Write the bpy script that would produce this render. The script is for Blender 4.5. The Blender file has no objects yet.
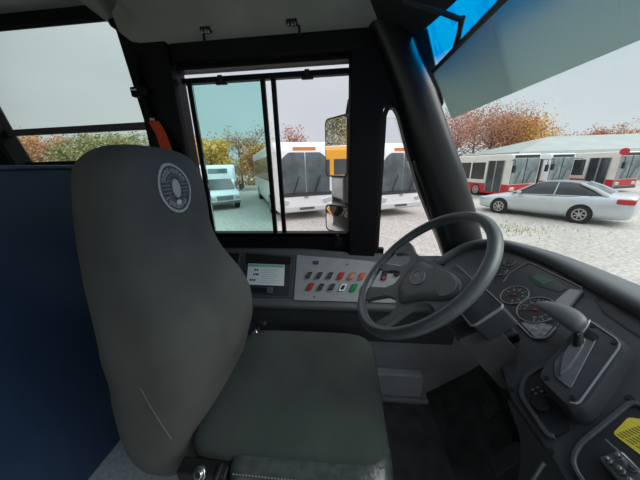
import bpy, bmesh, math, random
from mathutils import Vector, Matrix, noise
random.seed(7)
PI = math.pi
S = bpy.context.scene
COL = S.collection

# ------------------------------------------------------------------ camera
cam = bpy.data.cameras.new('camera')
cam.sensor_width = 36.0
cam.lens = 13.5
cam.clip_start = 0.02
cam.clip_end = 500
co = bpy.data.objects.new('camera', cam)
COL.objects.link(co)
RC = Matrix(((0.99509596, -0.0036702, 0.09884613),
             (0.09542823, 0.29858214, -0.94960105),
             (-0.02602846, 0.95437688, 0.29746812)))
co.matrix_world = Matrix.Translation((0, 0, 1.25)) @ RC.to_4x4()
S.camera = co

# ------------------------------------------------------------------ world: overcast sky, brighter overhead
S.view_settings.view_transform = 'Standard'
S.view_settings.look = 'None'
S.view_settings.gamma = 1.0
S.view_settings.exposure = 0.0
W = bpy.data.worlds.new('world')
S.world = W
W.use_nodes = True
nt = W.node_tree
nt.nodes.clear()
_o = nt.nodes.new('ShaderNodeOutputWorld')
_b = nt.nodes.new('ShaderNodeBackground')
_tc = nt.nodes.new('ShaderNodeTexCoord')
_sep = nt.nodes.new('ShaderNodeSeparateXYZ')
_rmp = nt.nodes.new('ShaderNodeValToRGB')
_ns = nt.nodes.new('ShaderNodeTexNoise')
_ns.inputs['Scale'].default_value = 2.2
_ns.inputs['Detail'].default_value = 5
_mp = nt.nodes.new('ShaderNodeMapping')
_mp.inputs['Scale'].default_value = (1, 1, 2.6)
_mix = nt.nodes.new('ShaderNodeMix')
_mix.data_type = 'RGBA'
_mix.blend_type = 'MULTIPLY'
_cr2 = nt.nodes.new('ShaderNodeValToRGB')
_cr2.color_ramp.elements[0].position = 0.3
_cr2.color_ramp.elements[0].color = (0.88, 0.9, 0.92, 1)
_cr2.color_ramp.elements[1].position = 0.7
_cr2.color_ramp.elements[1].color = (1, 1, 1, 1)
_e = _rmp.color_ramp.elements
_e[0].position = 0.0
_e[0].color = (0.40, 0.40, 0.40, 1)
_e[1].position = 1.0
_e[1].color = (1.75, 1.8, 1.88, 1)
for p, c in ((0.02, (0.70, 0.75, 0.77, 1)), (0.25, (0.67, 0.73, 0.76, 1)), (0.55, (0.84, 0.88, 0.93, 1))):
    el = _e.new(p)
    el.color = c
nt.links.new(_tc.outputs['Generated'], _sep.inputs[0])
nt.links.new(_sep.outputs['Z'], _rmp.inputs['Fac'])
nt.links.new(_tc.outputs['Generated'], _mp.inputs['Vector'])
nt.links.new(_mp.outputs[0], _ns.inputs['Vector'])
nt.links.new(_ns.outputs['Fac'], _cr2.inputs['Fac'])
nt.links.new(_rmp.outputs['Color'], _mix.inputs[6])
nt.links.new(_cr2.outputs['Color'], _mix.inputs[7])
_mix.inputs[0].default_value = 1.0
nt.links.new(_mix.outputs[2], _b.inputs['Color'])
_b.inputs['Strength'].default_value = 1.0
nt.links.new(_b.outputs[0], _o.inputs['Surface'])

sun = bpy.data.lights.new('sun', 'SUN')
sun.energy = 2.4
sun.angle = math.radians(50)
sun.color = (1, 0.98, 0.95)
so = bpy.data.objects.new('sun', sun)
so.rotation_euler = (math.radians(48), 0, math.radians(84))
so.location = (0, -10, 20)
COL.objects.link(so)

# ------------------------------------------------------------------ materials
MATS = {}


def mat(name, col, rough=0.6, metal=0.0, spec=0.5, nscale=0, namt=0.0, bump=0.0, bscale=200, col2=None,
        coat=0.0, sheen=0.0, emit=None, space='Object', detail=3):
    if name in MATS:
        return MATS[name]
    m = bpy.data.materials.new(name)
    m.use_nodes = True
    t = m.node_tree
    b = t.nodes['Principled BSDF']
    b.inputs['Base Color'].default_value = (*col, 1)
    b.inputs['Roughness'].default_value = rough
    b.inputs['Metallic'].default_value = metal
    b.inputs['Specular IOR Level'].default_value = spec
    b.inputs['Coat Weight'].default_value = coat
    b.inputs['Sheen Weight'].default_value = sheen
    tc = t.nodes.new('ShaderNodeTexCoord')
    if nscale:
        n = t.nodes.new('ShaderNodeTexNoise')
        n.inputs['Scale'].default_value = nscale
        n.inputs['Detail'].default_value = detail
        r = t.nodes.new('ShaderNodeValToRGB')
        c2 = col2 or tuple(min(1, c * (1 + namt)) for c in col)
        c1 = col if col2 else tuple(c * (1 - namt) for c in col)
        r.color_ramp.elements[0].color = (*c1, 1)
        r.color_ramp.elements[1].color = (*c2, 1)
        r.color_ramp.elements[0].position = 0.35
        r.color_ramp.elements[1].position = 0.65
        t.links.new(tc.outputs[space], n.inputs['Vector'])
        t.links.new(n.outputs['Fac'], r.inputs['Fac'])
        t.links.new(r.outputs['Color'], b.inputs['Base Color'])
    if bump:
        n = t.nodes.new('ShaderNodeTexNoise')
        n.inputs['Scale'].default_value = bscale
        n.inputs['Detail'].default_value = 2
        bp = t.nodes.new('ShaderNodeBump')
        bp.inputs['Strength'].default_value = bump
        bp.inputs['Distance'].default_value = 0.002
        t.links.new(tc.outputs['Object'], n.inputs['Vector'])
        t.links.new(n.outputs['Fac'], bp.inputs['Height'])
        t.links.new(bp.outputs[0], b.inputs['Normal'])
    if emit:
        b.inputs['Emission Color'].default_value = (*emit, 1)
        b.inputs['Emission Strength'].default_value = 1.0
    MATS[name] = m
    return m


def glass(name, tint, gl=0.05, rough=0.02, band=None, haze=None):
    if name in MATS:
        return MATS[name]
    m = bpy.data.materials.new(name)
    m.use_nodes = True
    t = m.node_tree
    t.nodes.clear()
    o = t.nodes.new('ShaderNodeOutputMaterial')
    tr = t.nodes.new('ShaderNodeBsdfTransparent')
    g = t.nodes.new('ShaderNodeBsdfGlossy')
    g.inputs['Roughness'].default_value = rough
    fr = t.nodes.new('ShaderNodeFresnel')
    fr.inputs['IOR'].default_value = 1.0 + gl * 6
    mx = t.nodes.new('ShaderNodeMixShader')
    tr.inputs['Color'].default_value = (*tint, 1)
    if band:
        tc = t.nodes.new('ShaderNodeTexCoord')
        sp = t.nodes.new('ShaderNodeSeparateXYZ')
        mr = t.nodes.new('ShaderNodeMapRange')
        mr.inputs['From Min'].default_value = band[0]
        mr.inputs['From Max'].default_value = band[1]
        mc = t.nodes.new('ShaderNodeMix')
        mc.data_type = 'RGBA'
        mc.inputs[6].default_value = (*tint, 1)
        mc.inputs[7].default_value = (*band[2], 1)
        t.links.new(tc.outputs['Object'], sp.inputs[0])
        t.links.new(sp.outputs['Z'], mr.inputs['Value'])
        t.links.new(mr.outputs[0], mc.inputs[0])
        t.links.new(mc.outputs[2], tr.inputs['Color'])
    t.links.new(fr.outputs[0], mx.inputs[0])
    t.links.new(tr.outputs[0], mx.inputs[1])
    t.links.new(g.outputs[0], mx.inputs[2])
    if haze:
        tl = t.nodes.new('ShaderNodeBsdfTranslucent')
        tl.inputs['Color'].default_value = (*haze[1], 1)
        m2 = t.nodes.new('ShaderNodeMixShader')
        m2.inputs[0].default_value = haze[0]
        t.links.new(mx.outputs[0], m2.inputs[1])
        t.links.new(tl.outputs[0], m2.inputs[2])
        t.links.new(m2.outputs[0], o.inputs['Surface'])
    else:
        t.links.new(mx.outputs[0], o.inputs['Surface'])
    MATS[name] = m
    return m


BLACK = mat('black_plastic', (0.0038, 0.0045, 0.0056), 0.5, spec=0.22, nscale=8, namt=0.15)
GASKET = mat('black_rubber', (0.005, 0.0055, 0.006), 0.6)
DARK = mat('dark_plastic', (0.0546, 0.0585, 0.0624), 0.5, nscale=30, namt=0.1, bump=0.25, bscale=900)
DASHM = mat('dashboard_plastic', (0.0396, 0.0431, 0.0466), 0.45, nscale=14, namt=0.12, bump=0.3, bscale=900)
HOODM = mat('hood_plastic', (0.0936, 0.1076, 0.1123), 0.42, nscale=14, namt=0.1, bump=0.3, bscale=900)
GREY = mat('grey_panel', (0.3014, 0.314, 0.3328), 0.5, nscale=20, namt=0.06, bump=0.2, bscale=900)
GREYD = mat('grey_console', (0.0889, 0.0964, 0.1048), 0.55, nscale=20, namt=0.08, bump=0.2, bscale=900)
WALLG = mat('lower_wall_grey', (0.3167, 0.3167, 0.3318), 0.6, nscale=9, namt=0.1, bump=0.2, bscale=500)
HEAD = mat('headliner_grey', (0.3789, 0.3808, 0.3318), 0.65, nscale=5, namt=0.1)
HEADL = mat('light_headliner', (0.34, 0.33, 0.33), 0.7, nscale=5, namt=0.1)
FAB = mat('charcoal_fabric', (0.098, 0.098, 0.089), 0.95, nscale=6, namt=0.12, bump=0.6, bscale=700, sheen=0.04, spec=0.2)
FABC = mat('cushion_fabric', (0.0527, 0.066, 0.0602), 0.95, nscale=6, namt=0.12, bump=0.6, bscale=700, sheen=0.04, spec=0.2)
VINYL = mat('black_vinyl', (0.055, 0.064, 0.065), 0.25, nscale=40, namt=0.2, bump=0.8, bscale=60)
NAVY = mat('navy_vinyl', (0.0256, 0.0486, 0.0972), 0.30, nscale=3, namt=0.12)
CHROME = mat('chrome', (0.75, 0.76, 0.78), 0.2, metal=1.0, nscale=30, namt=0.05)
STEEL = mat('worn_steel', (0.30, 0.31, 0.32), 0.42, metal=0.9, nscale=40, namt=0.15)
SILVERP = mat('silver_plastic', (0.30, 0.32, 0.34), 0.35, metal=0.3)
WHITEP = mat('white_print', (0.62, 0.66, 0.66), 0.5)
GREYPR = mat('grey_print', (0.45, 0.46, 0.45), 0.8, nscale=300, namt=0.2)
WHEELM = mat('steering_wheel_plastic', (0.0904, 0.1041, 0.1084), 0.30, nscale=20, namt=0.08, bump=0.15, bscale=900)
PADM = mat('wheel_pad_plastic', (0.1053, 0.1147, 0.1193), 0.45, nscale=20, namt=0.08, bump=0.2, bscale=900)
ORANGE = mat('orange_webbing', (0.75, 0.085, 0.018), 0.7, nscale=90, namt=0.1)
FLOORL = mat('light_floor_vinyl', (0.42, 0.504, 0.5145), 0.35, nscale=60, namt=0.15)
FLOORD = mat('black_floor_rubber', (0.0306, 0.0306, 0.0323), 0.6, nscale=14, col2=(0.065, 0.065, 0.066))
RED = mat('red_rocker', (0.45, 0.03, 0.04), 0.4)
ORR = mat('orange_rocker', (0.62, 0.13, 0.06), 0.4)
GREEN = mat('green_rocker', (0.01, 0.25, 0.08), 0.4)
YELLOW = mat('yellow_label', (0.72, 0.60, 0.05), 0.5, nscale=12, namt=0.05)
INK = mat('black_ink', (0.02, 0.02, 0.02), 0.6)
TEAL = mat('teal_print', (0.06, 0.32, 0.36), 0.5)
PAPER = mat('white_card', (0.775, 0.85, 0.8375), 0.5)
LCD = mat('lcd_screen', (0.008, 0.026, 0.022), 0.25)
DIAL = mat('dial_face', (0.012, 0.013, 0.015), 0.5)
NEEDLE = mat('needle_red', (0.22, 0.04, 0.03), 0.4)
MIRROR = mat('mirror_glass', (0.85, 0.86, 0.87), 0.02, metal=1.0)
WHITE = mat('white_paint', (0.8584, 0.8816, 0.8932), 0.3, coat=0.3, nscale=1.5, namt=0.04)
CREAM = mat('cream_paint', (0.744, 0.72, 0.648), 0.35, nscale=1.5, namt=0.05)
REDP = mat('red_paint', (0.504, 0.0216, 0.024), 0.35, nscale=1.5, namt=0.05)
SCHOOL = mat('school_yellow', (0.75, 0.36, 0.03), 0.4)
SILVER = mat('silver_car_paint', (0.546, 0.598, 0.624), 0.3, metal=0.35, coat=0.5, nscale=2, namt=0.03)
CARGL = mat('vehicle_window', (0.045, 0.055, 0.060), 0.12, spec=0.6, nscale=0.8, namt=0.3)
BUSGL = mat('windscreen_reflection_grey', (0.195, 0.24, 0.2475), 0.12, spec=0.6, nscale=1.3, namt=0.3)  # lighter mottled grey: reflections put into the glass colour
TIRE = mat('tire_rubber', (0.02, 0.02, 0.02), 0.8)
LAMPG = mat('headlamp', (0.55, 0.57, 0.58), 0.15, metal=0.4)
AMBER = mat('amber_lamp', (0.7, 0.22, 0.05), 0.3)
TAIL = mat('tail_lamp', (0.45, 0.03, 0.03), 0.25)
ROOFM = mat('roof_metal', (0.363, 0.407, 0.385), 0.6, nscale=0.6, namt=0.06)
WALLB = mat('building_wall', (0.20, 0.21, 0.21), 0.7, nscale=0.6, namt=0.1)
TRUNK = mat('tree_bark', (0.14, 0.11, 0.09), 0.9, nscale=3, namt=0.3)

GL_CLEAR = glass('clear_glass', (0.985, 0.965, 0.985), 0.03)
GL_TEAL = glass('teal_glass', (0.72, 0.90, 0.885), 0.04)
GL_REAR = glass('rear_glass', (0.89, 0.925, 0.90), 0.03)
GL_SHIELD = glass('windshield_glass', (0.965, 1.0, 1.0), 0.01, rough=0.2, band=(1.60, 1.66, (0.0, 0.46, 0.93)))
GL_VISOR = glass('tinted_visor_film', (0.52, 0.59, 0.56), 0.03, rough=0.35, haze=(0.33,(0.30,0.35,0.33)))


# ------------------------------------------------------------------ mesh helpers
def link(name, me, m, parent=None):
    o = bpy.data.objects.new(name, me)
    if m is not None:
        me.materials.append(m)
    COL.objects.link(o)
    if parent is not None:
        o.parent = parent
        if parent.get('_world'):
            o.matrix_parent_inverse = Matrix.Translation(-Vector(parent.location))
    return o


def obj(name, bm, m, parent=None, bevel=0.0, seg=2, smooth=True, sub=0, angle=35):
    bmesh.ops.recalc_face_normals(bm, faces=bm.faces[:])
    me = bpy.data.meshes.new(name)
    bm.to_mesh(me)
    bm.free()
    if smooth:
        for p in me.polygons:
            p.use_smooth = True
        try:
            me.set_sharp_from_angle(angle=math.radians(angle))
        except Exception:
            pass
    o = link(name, me, m, parent)
    if bevel:
        md = o.modifiers.new('b', 'BEVEL')
        md.width = bevel
        md.segments = seg
        md.limit_method = 'ANGLE'
        md.angle_limit = math.radians(35)
    if sub:
        md = o.modifiers.new('s', 'SUBSURF')
        md.levels = sub
        md.render_levels = sub
    return o


def thing(name, label, cat, loc=(0, 0, 0), rz=0.0, sc=1.0, group=None, world=True):
    """an Empty at the thing's base; world=True lets its parts be written in world coordinates"""
    o = bpy.data.objects.new(name, None)
    o.empty_display_size = 0.1
    COL.objects.link(o)
    o.location = loc
    o.rotation_euler = (0, 0, rz)
    o.scale = (sc, sc, sc)
    o['label'] = label
    o['category'] = cat
    if world:
        o['_world'] = 1
    if group:
        o['group'] = group
    return o


def tag(o, label, cat, group=None):
    o['label'] = label
    o['category'] = cat
    if group:
        o['group'] = group
    return o


def struct(o):
    o['kind'] = 'structure'
    return o


def box(bm, lo, hi, M=None):
    vs = [bm.verts.new((x, y, z)) for x in (lo[0], hi[0]) for y in (lo[1], hi[1]) for z in (lo[2], hi[2])]
    for f in ((0, 1, 3, 2), (4, 6, 7, 5), (0, 4, 5, 1), (2, 3, 7, 6), (0, 2, 6, 4), (1, 5, 7, 3)):
        bm.faces.new([vs[i] for i in f])
    if M is not None:
        for v in vs:
            v.co = M @ v.co
    return vs


def cbox(bm, c, s, M=None):
    return box(bm, [c[i] - s[i] / 2 for i in range(3)], [c[i] + s[i] / 2 for i in range(3)], M)


def prism(bm, pts, h0, h1, M):
    """2D outline pts extruded from h0 to h1 along the third axis of frame M"""
    a = [bm.verts.new(M @ Vector((p[0], p[1], h0))) for p in pts]
    b = [bm.verts.new(M @ Vector((p[0], p[1], h1))) for p in pts]
    n = len(pts)
    bm.faces.new(a[::-1])
    bm.faces.new(b)
    for i in range(n):
        bm.faces.new((a[i], a[(i + 1) % n], b[(i + 1) % n], b[i]))


def loft(bm, rings, closed=True, cap=True):
    R = [[bm.verts.new(p) for p in r] for r in rings]
    n = len(rings[0])
    for i in range(len(R) - 1):
        for j in range(n if closed else n - 1):
            k = (j + 1) % n
            bm.faces.new((R[i][j], R[i][k], R[i + 1][k], R[i + 1][j]))
    if cap and closed:
        bm.faces.new(R[0][::-1])
        bm.faces.new(R[-1])
    return R


def basis(d):
    d = Vector(d).normalized()
    u = Vector((0, 0, 1)).cross(d)
    if u.length < 1e-3:
        u = Vector((1, 0, 0))
    u.normalize()
    return u, d.cross(u).normalized()


def tube(bm, pts, r, n=10, closed=False, sq=None):
    pts = [Vector(p) for p in pts]
    L = len(pts)
    rings = []
    prev = None
    for i, p in enumerate(pts):
        if closed:
            d = pts[(i + 1) % L] - pts[i - 1]
        else:
            d = pts[min(i + 1, L - 1)] - pts[max(i - 1, 0)]
        d.normalize()
        if prev is None:
            u, v = basis(d)
        else:
            u = prev - d * prev.dot(d)
            u.normalize()
            v = d.cross(u)
        prev = u
        rr = r[i] if isinstance(r, (list, tuple)) else r
        ra, rb = rr if isinstance(rr, (list, tuple)) else (rr, rr)
        rings.append([p + u * (ra * math.cos(2 * PI * j / n)) + v * (rb * math.sin(2 * PI * j / n)) for j in range(n)])
    if closed:
        rings.append(rings[0])
        loft(bm, rings, True, False)
        bmesh.ops.remove_doubles(bm, verts=bm.verts[:], dist=1e-6)
    else:
        loft(bm, rings)


def disc(bm, r, h0, h1, M, n=32, cx=0, cy=0):
    prism(bm, [(cx + r * math.cos(2 * PI * i / n), cy + r * math.sin(2 * PI * i / n)) for i in range(n)], h0, h1, M)


def ringp(bm, r0, r1, h0, h1, M, n=40, a0=0, a1=2 * PI, cx=0, cy=0):
    full = abs(a1 - a0) > 6.28
    k = n if full else n + 1
    rings = []
    for i in range(k):
        a = a0 + (a1 - a0) * i / n
        c, s = math.cos(a), math.sin(a)
        rings.append([M @ Vector((cx + r * c, cy + r * s, h)) for r, h in ((r0, h0), (r1, h0), (r1, h1), (r0, h1))])
    if full:
        R = [[bm.verts.new(p) for p in r] for r in rings]
        for i in range(k):
            for j in range(4):
                bm.faces.new((R[i][j], R[i][(j + 1) % 4], R[(i + 1) % k][(j + 1) % 4], R[(i + 1) % k][j]))
    else:
        loft(bm, rings)


def rrect(x0, y0, x1, y1, r, n=5):
    out = []
    for cx, cy, a in ((x1 - r, y1 - r, 0), (x0 + r, y1 - r, 90), (x0 + r, y0 + r, 180), (x1 - r, y0 + r, 270)):
        for i in range(n + 1):
            t = math.radians(a + 90 * i / n)
            out.append((cx + r * math.cos(t), cy + r * math.sin(t)))
    return out


def roundpoly(pts, r, n=4):
    out = []
    L = len(pts)
    for i in range(L):
        p, a, b = Vector(pts[i]), Vector(pts[i - 1]), Vector(pts[(i + 1) % L])
        da, db = (a - p), (b - p)
        ra = min(r, da.length * .45)
        rb = min(r, db.length * .45)
        A, B = p + da.normalized() * ra, p + db.normalized() * rb
        for k in range(n + 1):
            t = k / n
            q = A * (1 - t) ** 2 + p * 2 * t * (1 - t) + B * t * t
            out.append((q.x, q.y))
    return out


def inset(pts, d):
    c = Vector((sum(p[0] for p in pts) / len(pts), sum(p[1] for p in pts) / len(pts)))
    out = []
    for p in pts:
        v = Vector(p) - c
        out.append(tuple(c + v * (1 - d / max(v.length, 1e-6))))
    return out


def frame(o, u, v):
    u = Vector(u).normalized()
    v = Vector(v)
    v = (v - u * v.dot(u)).normalized()
    w = u.cross(v)
    M = Matrix((u, v, w)).transposed().to_4x4()
    M.translation = Vector(o)
    return M


def smooth_sections(sec, n):
    """Catmull-Rom through a table of sections"""
    out = []
    m = len(sec) - 1
    for i in range(m):
        p0, p1, p2, p3 = sec[max(i - 1, 0)], sec[i], sec[i + 1], sec[min(i + 2, m)]
        for k in range(n):
            t = k / n
            out.append([0.5 * ((2 * b_) + (-a_ + c_) * t + (2 * a_ - 5 * b_ + 4 * c_ - d_) * t * t + (-a_ + 3 * b_ - 3 * c_ + d_) * t ** 3)
                        for a_, b_, c_, d_ in zip(p0, p1, p2, p3)])
    out.append(list(sec[-1]))
    return out


def BM():
    return bmesh.new()


def stripe(bm, pts, w, h0, h1, M, closed=False):
    """a mitred band of width w along a 2D path"""
    P = []
    for p in pts:
        if not P or (Vector(p) - P[-1]).length > 1e-4:
            P.append(Vector(p))
    L = len(P)
    rings = []
    for i in range(L):
        a, c = (P[i - 1], P[(i + 1) % L]) if closed or 0 < i < L - 1 else ((P[0], P[1]) if i == 0 else (P[-2], P[-1]))
        if closed or 0 < i < L - 1:
            d1, d2 = (P[i] - a).normalized(), (c - P[i]).normalized()
            d = (d1 + d2).normalized()
            k = min(1.6, 1 / max(.5, d.dot(d1)))
        else:
            d, k = (c - a).normalized(), 1
        n_ = Vector((-d.y, d.x)) * (w / 2 * k)
        A, B = P[i] + n_, P[i] - n_
        rings.append([M @ Vector((A.x, A.y, h0)), M @ Vector((A.x, A.y, h1)), M @ Vector((B.x, B.y, h1)), M @ Vector((B.x, B.y, h0))])
    if closed:
        R = [[bm.verts.new(p) for p in r] for r in rings]
        for i in range(L):
            for j in range(4):
                bm.faces.new((R[i][j], R[i][(j + 1) % 4], R[(i + 1) % L][(j + 1) % 4], R[(i + 1) % L][j]))
    else:
        loft(bm, rings)


# =================================================================== SETTING
XZ = frame((0, 0, 0), (1, 0, 0), (0, 0, 1))      # third axis points to -Y: height h means y = -h


def wallprism(bm, pts, y0, y1):
    prism(bm, pts, -y1, -y0, XZ)


b = BM()
box(b, (-3.2, -1.3, -0.12), (0.55, 1.32, 0.0))
struct(obj('floor', b, FLOORL))
# toe board rising to the front of the footwell
b = BM()
wallprism(b, [(0.44, -0.12), (0.55, -0.12), (0.98, 0.36), (0.98, 0.72), (0.94, 0.72), (0.93, 0.44), (0.66, 0.17), (0.46, 0.004), (0.44, 0.004)], 0.0, 1.30)
struct(obj('trim_1', b, FLOORD))

# gravel yard
b = BM()
N = 60
g = [[b.verts.new((-60 + 140 * i / N, -40 + 120 * j / N, -0.95)) for j in range(N + 1)] for i in range(N + 1)]
for i in range(N):
    for j in range(N):
        b.faces.new((g[i][j], g[i + 1][j], g[i + 1][j + 1], g[i][j + 1]))
gm = mat('gravel', (0.36, 0.345, 0.315), 0.95, nscale=14, col2=(0.60, 0.58, 0.53), detail=8)
t = gm.node_tree
n2 = t.nodes.new('ShaderNodeTexNoise')
n2.inputs['Scale'].default_value = 0.35
n2.inputs['Detail'].default_value = 4
mx = t.nodes.new('ShaderNodeMix')
mx.data_type = 'RGBA'
mx.blend_type = 'MULTIPLY'
mx.inputs[0].default_value = 1
r2 = t.nodes.new('ShaderNodeValToRGB')
r2.color_ramp.elements[0].color = (0.8, 0.79, 0.77, 1)
r2.color_ramp.elements[0].position = 0.35
r2.color_ramp.elements[1].position = 0.65
pb = t.nodes['Principled BSDF']
src = pb.inputs['Base Color'].links[0].from_socket
tcn = [x for x in t.nodes if x.type == 'TEX_COORD'][0]
t.links.new(tcn.outputs['Object'], n2.inputs['Vector'])
t.links.new(n2.outputs['Fac'], r2.inputs['Fac'])
t.links.new(src, mx.inputs[6])
t.links.new(r2.outputs['Color'], mx.inputs[7])
t.links.new(mx.outputs[2], pb.inputs['Base Color'])
struct(obj('ground', b, gm, smooth=False))

# left side wall of the bus: below the windows, the posts between them and the header
b = BM()
box(b, (-3.2, 1.28, -0.5), (0.70, 1.31, 0.70))
box(b, (-3.2, 1.28, 0.70), (0.22, 1.31, 0.80))
box(b, (-3.2, 1.28, 0.80), (0.06, 1.31, 0.868))
box(b, (-3.2, 1.28, 0.868), (-0.82, 1.31, 1.31))
struct(obj('wall_left', b, BLACK))
b = BM()
wallprism(b, [(-0.965, 0.85), (-0.80, 0.85), (-0.80, 2.12), (-1.06, 2.12), (-1.055, 1.875), (-1.03, 1.858), (-1.0, 1.83), (-.983, 1.79), (-.968, 1.70), (-.962, 1.60), (-.957, 1.50), (-.965, 1.29)], 1.22, 1.272)
wallprism(b, [(-1.035, 0.85), (-0.815, 0.85), (-0.815, 2.12), (-1.10, 2.12), (-1.10, 1.93), (-1.07, 1.88), (-1.03, 1.5)], 1.27, 1.31)
struct(obj('trim_2', b, BLACK, bevel=.008))
b = BM()
wallprism(b, [(-0.80, 1.715), (0.30, 1.715), (0.30, 2.12), (-0.80, 2.12)], 1.235, 1.36)
struct(obj('trim_3', b, BLACK, bevel=.012))
b = BM()
box(b, (-3.2, 1.285, 1.93), (-1.09, 1.31, 2.12))
struct(obj('trim_4', b, BLACK, bevel=.01))
# post beside the driver's window and the frame above the quarter window
b = BM()
q = [(0.025, 0.70), (0.025, 1.72), (0.34, 1.78), (0.44, 1.50)]
hole_top = [(0.318, 1.25), (0.25, 1.45), (0.228, 1.495), (0.207, 1.508), (0.188, 1.503), (0.177, 1.483), (0.173, 1.44)]
wallprism(b, q + hole_top + [(0.166, 0.70)], 1.235, 1.31)
struct(obj('trim_5', b, BLACK, bevel=.008))
b = BM()
ring = [(0.187, 0.72), (0.195, 1.46), (0.207, 1.49), (0.226, 1.492), (0.245, 1.465), (0.37, 1.12), (0.56, 0.72)]
inn = ring
out = [(0.17, 0.70), (0.178, 1.47), (0.195, 1.512), (0.235, 1.515), (0.265, 1.47), (0.40, 1.12), (0.60, 0.72)]
for i in range(len(inn) - 1):
    wallprism(b, [out[i], out[i + 1], inn[i + 1], inn[i]], 1.25, 1.305)
struct(obj('trim_6', b, GASKET))
# broad round pillar at the front corner
b = BM()
pc = []
for z, xl, xr in ((0.66, 0.575, 0.80), (0.80, 0.515, 0.735), (1.00, 0.43, 0.66), (1.20, 0.345, 0.575), (1.40, 0.27, 0.475), (1.55, 0.215, 0.405),
                  (1.68, 0.155, 0.325), (1.80, 0.09, 0.265), (1.95, 0.0, 0.20)):
    cx, rx = (xl + xr) / 2, (xr - xl) / 2
    pc.append([Vector((cx + rx * math.copysign(abs(math.cos(a)) ** .8, math.cos(a)), 1.27 + .075 * math.copysign(abs(math.sin(a)) ** .8, math.sin(a)), z))
               for a in [2 * PI * k / 28 for k in range(28)]])
loft(b, pc)
struct(obj('trim_7', b, mat('pillar_plastic', (0.008, 0.009, 0.010), 0.33, nscale=10, namt=0.1), angle=60))

# ---------------- windows
def window(name):
    o = bpy.data.objects.new(name, None)
    COL.objects.link(o)
    o['kind'] = 'structure'
    o['_world'] = 1
    return o


w1 = window('window_1')
w1['_world'] = 1
b = BM()
for lo, hi in (((-0.80, 0.86), (0.03, 0.885)), ((-0.80, 1.70), (0.03, 1.72)), ((-0.825, 0.86), (-0.803, 1.72)), ((0.02, 0.86), (0.04, 1.72))):
    box(b, (lo[0], 1.27, lo[1]), (hi[0], 1.33, hi[1]))
obj('window_frame', b, BLACK, w1)
b = BM()
box(b, (-0.79, 1.275, 1.645), (0.025, 1.305, 1.668))
obj('top_track', b, BLACK, w1)
b = BM()
box(b, (-0.79, 1.27, 0.872), (0.025, 1.32, 0.892))
obj('bottom_track', b, GASKET, w1)
for x in (-0.757, -0.388, -0.336):
    b = BM()
    box(b, (x - .011, 1.278, 0.88), (x + .011, 1.300, 1.66))
    obj('stile', b, BLACK, w1, bevel=.003)
b = BM()
box(b, (-0.745, 1.286, 0.885), (-0.388, 1.291, 1.65))
obj('sliding_pane', b, GL_TEAL, w1, smooth=False)
b = BM()
box(b, (-0.805, 1.308, 0.885), (-0.76, 1.313, 1.65))
box(b, (-0.79, 1.308, 1.668), (0.02, 1.313, 1.70))
box(b, (-0.336, 1.308, 0.885), (0.02, 1.313, 1.65))
obj('fixed_pane', b, GL_CLEAR, w1, smooth=False)
for x in (-0.585, -0.17):
    b = BM()
    cbox(b, (x, 1.268, 1.637), (.055, .02, .014))
    cbox(b, (x, 1.262, 1.652), (.022, .018, .03))
    l = obj('latch', b, GASKET, w1, bevel=.003)
b = BM()
cbox(b, (-.035, 1.262, .845), (.045, .04, .06))
cbox(b, (-.035, 1.25, .872), (.02, .03, .03))
obj('window_lock', b, BLACK, w1, bevel=.006)

w2 = window('window_2')
b = BM()
box(b, (-3.0, 1.30, 1.31), (-1.05, 1.306, 1.94))
obj('pane', b, GL_REAR, w2, smooth=False)
b = BM()
wallprism(b, [(-3.0, 1.447), (-1.03, 1.452), (-1.03, 1.488), (-3.0, 1.472)], 1.275, 1.30)
obj('middle_rail', b, DARK, w2, bevel=.004)
b = BM()
wallprism(b, [(-2.12, 1.93), (-1.97, 1.93), (-1.86, 1.44), (-1.80, 1.25), (-2.2, 1.25)], 1.22, 1.32)
obj('window_post', b, BLACK, w2, bevel=.01)
w3 = window('window_3')
b = BM()
prism(b, [(0.20, 0.72), (0.55, 0.72), (0.36, 1.15), (0.245, 1.46), (0.21, 1.46)], -1.322, -1.316, XZ)
obj('pane', b, GL_CLEAR, w3, smooth=False)

# windshield: curved raked glass
base = [(0.66, 1.30, 0.83), (0.78, 1.24, 0.84), (0.88, 1.13, 0.845), (0.94, 0.95, 0.845), (0.965, 0.75, 0.845), (0.98, 0.45, 0.845), (0.985, 0.1, 0.845), (0.97, -0.4, 0.845), (0.90, -1.0, 0.845)]
topc = [(0.24, 1.26, 1.77), (0.29, 1.20, 1.76), (0.34, 1.08, 1.765), (0.38, 0.93, 1.77), (0.41, 0.78, 1.77), (0.44, 0.5, 1.775), (0.46, 0.1, 1.78), (0.44, -0.4, 1.78), (0.36, -1.0, 1.78)]
w4 = window('window_4')
b = BM()
base = smooth_sections(base, 6)
topc = smooth_sections(topc, 6)
rows = []
for k in range(17):
    t_ = k / 16
    rows.append([Vector(p).lerp(Vector(q_), t_) + Vector((.03 * math.sin(PI * t_), 0, 0)) for p, q_ in zip(base, topc)])
loft(b, rows, closed=False, cap=False)
bmesh.ops.solidify(b, geom=b.faces[:], thickness=0.005)
obj('pane', b, GL_SHIELD, w4, angle=50)
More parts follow.
